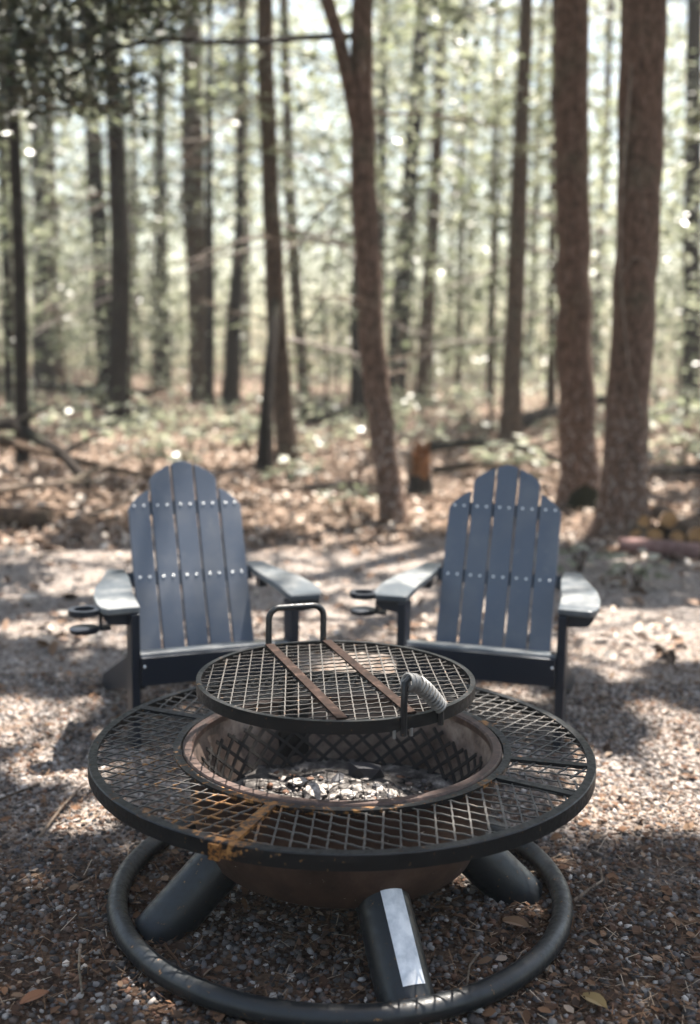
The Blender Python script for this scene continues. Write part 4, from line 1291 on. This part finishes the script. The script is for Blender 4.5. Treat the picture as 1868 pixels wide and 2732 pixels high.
def strip(mb, run, s, wd, th):
    vs, fc = [], []
    n = len(run)
    for p in run:
        for u, h in ((-wd / 2, -th / 2), (wd / 2, -th / 2), (wd / 2, th / 2), (-wd / 2, th / 2)):
            vs.append(p + s * u + Vector((0, 0, h)))
    for i in range(n - 1):
        for j in range(4): fc.append((i * 4 + j, i * 4 + (j + 1) % 4, i * 4 + 4 + (j + 1) % 4, i * 4 + 4 + j))
    fc += [(0, 1, 2, 3), ((n - 1) * 4, (n - 1) * 4 + 1, (n - 1) * 4 + 2, (n - 1) * 4 + 3)]
    mb.add(vs, fc)
def sector(a0, a1):
    def f(x, y):
        r = math.hypot(x, y)
        if not (.395 < r < .590): return False
        a = math.degrees(math.atan2(y, x))
        return (a - a0) % 360 < (a1 - a0)
    return f
for a0, a1, tilt in ((-111, -22, 8), (-22, 62, -2), (62, 156, 4), (156, 249, -6)):
    mb = expanded(sector(a0, a1), (a0 + a1) / 2 + tilt, 0.035, .036, .0040, .0028, ZT - .0015, 34, .6, int(a0))
    o = mb.build('mesh_panel', M_wire, pit, fix=False)
    add_rust(o, rust_at)

# bracket that carries the grate's post, on the bowl's back wall
mb = MB(); mb.box(pol(.345, 113, .315), (.085, .018, .15), Matrix.Rotation(R(113 - 90), 3, 'Z')); mb.build('post_bracket', M_black, pit, bevel=.003)

# ------------------------------------------------------------------ cooking grate
GXc, GYc, GZc, GR = -.0276, 2.4493, .556, .3321
gr = empty('cooking_grate', (GXc, GYc, GZc))
tag(gr, 'round cooking grate of fine mesh raised over the fire pit with two loop handles', 'grate')
mb = MB(); mb.lathe([(GR - .006, -.024), (GR - .006, .000), (GR - .012, .001), (GR - .012, .004), (GR, .004), (GR, -.024)], 120, closed_prof=True)
mb.build('rim', M_black, gr, smooth=True)
mb = expanded(lambda x, y: x * x + y * y < (GR - .008) ** 2, 55, .0300, .032, .0027, .0030, -.001, 38, GR, 9)
mb.build('mesh_panel', M_grate, gr, fix=False)
for (x0, y0), (x1, y1) in (((-.18, .268), (.018, -.318)), ((-.03, .318), (.165, -.275))):
    d = Vector((x1 - x0, y1 - y0, 0)); L = d.length; an = math.atan2(d.y, d.x)
    mb = MB(); mb.box(((x0 + x1) / 2, (y0 + y1) / 2, .0062), (L, .024, .005), Matrix.Rotation(an, 3, 'Z'))
    mb.build('crossbar', M_bar, gr, bevel=.001)
# back handle: upright loop
def loop(p0, p1, h, lean, n=9):
    p0, p1, lean = Vector(p0), Vector(p1), Vector(lean)
    pts = [p0 + Vector((0, 0, -.03)), p0]
    up = Vector((0, 0, h)) + lean
    rc_ = .03; dv = (p1 - p0).normalized(); un = up.normalized()
    top = up.length
    pts.append(p0 + un * (top - rc_))
    for i in range(1, n): 
        a = math.pi / 2 * i / n
        pts.append(p0 + un * (top - rc_ + rc_ * math.sin(a)) + dv * (rc_ - rc_ * math.cos(a)))
    for i in range(n):
        a = math.pi / 2 * (1 - i / n)
        pts.append(p1 + un * (top - rc_ + rc_ * math.sin(a)) - dv * (rc_ - rc_ * math.cos(a)))
    pts += [p1 + un * (top - rc_), p1, p1 + Vector((0, 0, -.03))]
    return pts
hp = loop((-.184, .285, 0), (-.04, .333, 0), .098, (0, .012, 0))
mb = MB(); mb.tube(hp, .0085, 10); mb.build('handle', M_tube, gr, smooth=True)
# front handle: bare upright and a steel coil grip bowing down to the rim
f0, f1 = Vector((.148, -.298, 0)), Vector((.232, -.240, 0))
mb = MB()
mb.tube([f0 + Vector((0, 0, -.036)), f0 + Vector((0, 0, .03)), f0 + Vector((.001, .002, .080)), f0 + Vector((.012, .008, .089))], .0075, 8)
hd = mb.build('handle', M_tube, gr, smooth=True)
mb = MB(); mb.tube([f1 + Vector((0, 0, -.03)), f1 + Vector((-.002, -.002, .016))], .0075, 8); mb.build('handle_foot', M_tube, hd, smooth=True)
path = [f0 + Vector((.004, .004, .080)), f0 + Vector((.026, .018, .074)), f0 + Vector((.048, .033, .054)), f0 + Vector((.068, .046, .030)), f1 + Vector((-.002, -.002, .010))]
mb = MB(); nturn = 12
hel = []
for i in range(nturn * 12 + 1):
    t = i / (nturn * 12)
    k = min(int(t * 4), 3); u = t * 4 - k
    p = path[k].lerp(path[k + 1], u)
    tg = (path[k + 1] - path[k]).normalized()
    s1 = tg.cross(Vector((.57, -.82, 0))).normalized(); s2 = tg.cross(s1)
    a = 2 * math.pi * t * nturn
    rad = .0175 - .004 * t
    hel.append(p + s1 * math.cos(a) * rad + s2 * math.sin(a) * rad)
mb.tube(hel, .0040, 6)
mb.build('coil_grip', M_coil, hd, smooth=True)
mb = MB(); mb.tube([pol(.338, 113, -.24), pol(.338, 113, -.01)], .014, 10)
mb.build('support_post', M_black, gr, smooth=True)
# bolts under the front handle foot
for q in ((.128, -.306), (.165, -.288)):
    mb = MB(); mb.tube([(q[0], q[1], -.04), (q[0], q[1], -.022)], .004, 6); mb.build('bolt', M_coil, gr)

# ------------------------------------------------------------------ ash and charred bits in the bowl
n = 40
vs, fc = [(0, 0, .226)], []
g = np.random.default_rng(8)
for i in range(1, 9):
    for j in range(n):
        r = .327 * i / 8; a = 2 * math.pi * j / n
        z = .222 + .022 * (float(fbm(np.array(r * math.cos(a) * 14 + 5), np.array(r * math.sin(a) * 14 + 5), 3, 2)) - .5) * 2
        vs.append((r * math.cos(a), r * math.sin(a), z + (.012 if i == 8 else 0)))
for j in range(n): fc.append((0, 1 + j, 1 + (j + 1) % n))
for i in range(7):
    for j in range(n):
        a_, b2 = 1 + i * n + j, 1 + i * n + (j + 1) % n
        fc.append((a_, a_ + n, b2 + n, b2))
mb = MB(); mb.add(vs, fc); o = mb.build('ash', M_ash, None, smooth=True); o.location = (PX, PY, 0)
tag(o, 'grey and black ash filling the bottom of the fire bowl', kind='stuff')
def chunk(name, x, y, s, mat_, seed, label, cat, group=None, flat=.5):
    rr_ = random.Random(seed)
    bm = bmesh.new(); bmesh.ops.create_icosphere(bm, subdivisions=1, radius=1)
    for v in bm.verts: v.co *= rr_.uniform(.6, 1.25)
    bmesh.ops.scale(bm, vec=(s[0], s[1], s[2]), verts=bm.verts)
    bmesh.ops.rotate(bm, matrix=Matrix.Rotation(rr_.uniform(0, 6), 3, 'Z'), verts=bm.verts)
    me = bpy.data.meshes.new(name); bm.to_mesh(me); bm.free()
    o = link(name, me, None, mat_); o.location = (x, y, .226 + s[2] * .4)
    tag(o, label, cat, group)
AC = 'burnt pieces in the fire bowl'
chunk('ash_flake', -.075, 2.53, (.052, .034, .022), M_whiteash, 1, 'largest white ash flake at the front of the fire bowl', 'ash', AC)
chunk('ash_flake', .005, 2.52, (.036, .022, .014), M_whiteash, 2, 'white ash flake just right of the largest one', 'ash', AC)
chunk('ash_flake', .115, 2.53, (.032, .022, .014), M_whiteash, 3, 'rounded white ash flake at the right of the fire bowl', 'ash', AC)
chunk('ash_flake', -.125, 2.60, (.03, .026, .012), M_whiteash, 4, 'crumbly white ash flake at the left of the fire bowl', 'ash', AC)
chunk('charred_log', .055, 2.66, (.05, .035, .035), M_char, 5, 'black charred lump near the back wall of the fire bowl', 'charred wood', AC)
chunk('charred_log', -.02, 2.62, (.04, .018, .014), M_char, 6, 'black charred stick behind the white ash', 'charred wood', AC)
chunk('charred_log', .08, 2.575, (.022, .016, .014), M_char, 7, 'small black charred piece between the white flakes', 'charred wood', AC)
x = rng.uniform(-.22, .22, 260); y = PY + rng.uniform(-.05, .24, 260)
k = np.hypot(x - PX, y - PY) < .28; x, y = x[k], y[k]
szs = .003 + .010 * rng.random(len(x)) ** 2
o = scatter_ico('ash_crumbs', x, y, np.full(len(x), .23), szs, M_pebble, IV1, IF1, (.3, .7), .35)
tag(o, 'small grey crumbs of charcoal and ash in the fire bowl', kind='stuff')
x = np.clip(rng.normal(.0, .11, 80), -.24, .24); y = 2.50 + abs(rng.normal(0, .06, 80))
szs = .003 + .011 * rng.random(len(x)) ** 2.2
o = scatter_ico('ash_crumbs', x, y, np.full(len(x), .232), szs, M_whiteash, IV1, IF1, (.25, .7), .5)
tag(o, 'pale broken ash and burnt paper bits at the front of the fire bowl', kind='stuff')

# ------------------------------------------------------------------ the air: pale even haze between the trunks
mb = MB(); mb.box((0, 30, 9.2), (150, 150, 21.0))
mh = bpy.data.materials.new('haze'); mh.use_nodes = True
hn = mh.node_tree; hn.nodes.clear()
pv = hn.nodes.new('ShaderNodeVolumePrincipled'); pv.inputs['Color'].default_value = (.95, .94, .90, 1); pv.inputs['Density'].default_value = .0016; pv.inputs['Anisotropy'].default_value = 0.0
ho = hn.nodes.new('ShaderNodeOutputMaterial'); hn.links.new(pv.outputs[0], ho.inputs['Volume'])
hz = mb.build('haze', mh); tag(hz, 'pale airy haze among the far trees', kind='stuff')

# ------------------------------------------------------------------ report sanity
for o in S.objects:
    if o.type == 'MESH' and o.data and not o.data.materials:
        print('no material', o.name)
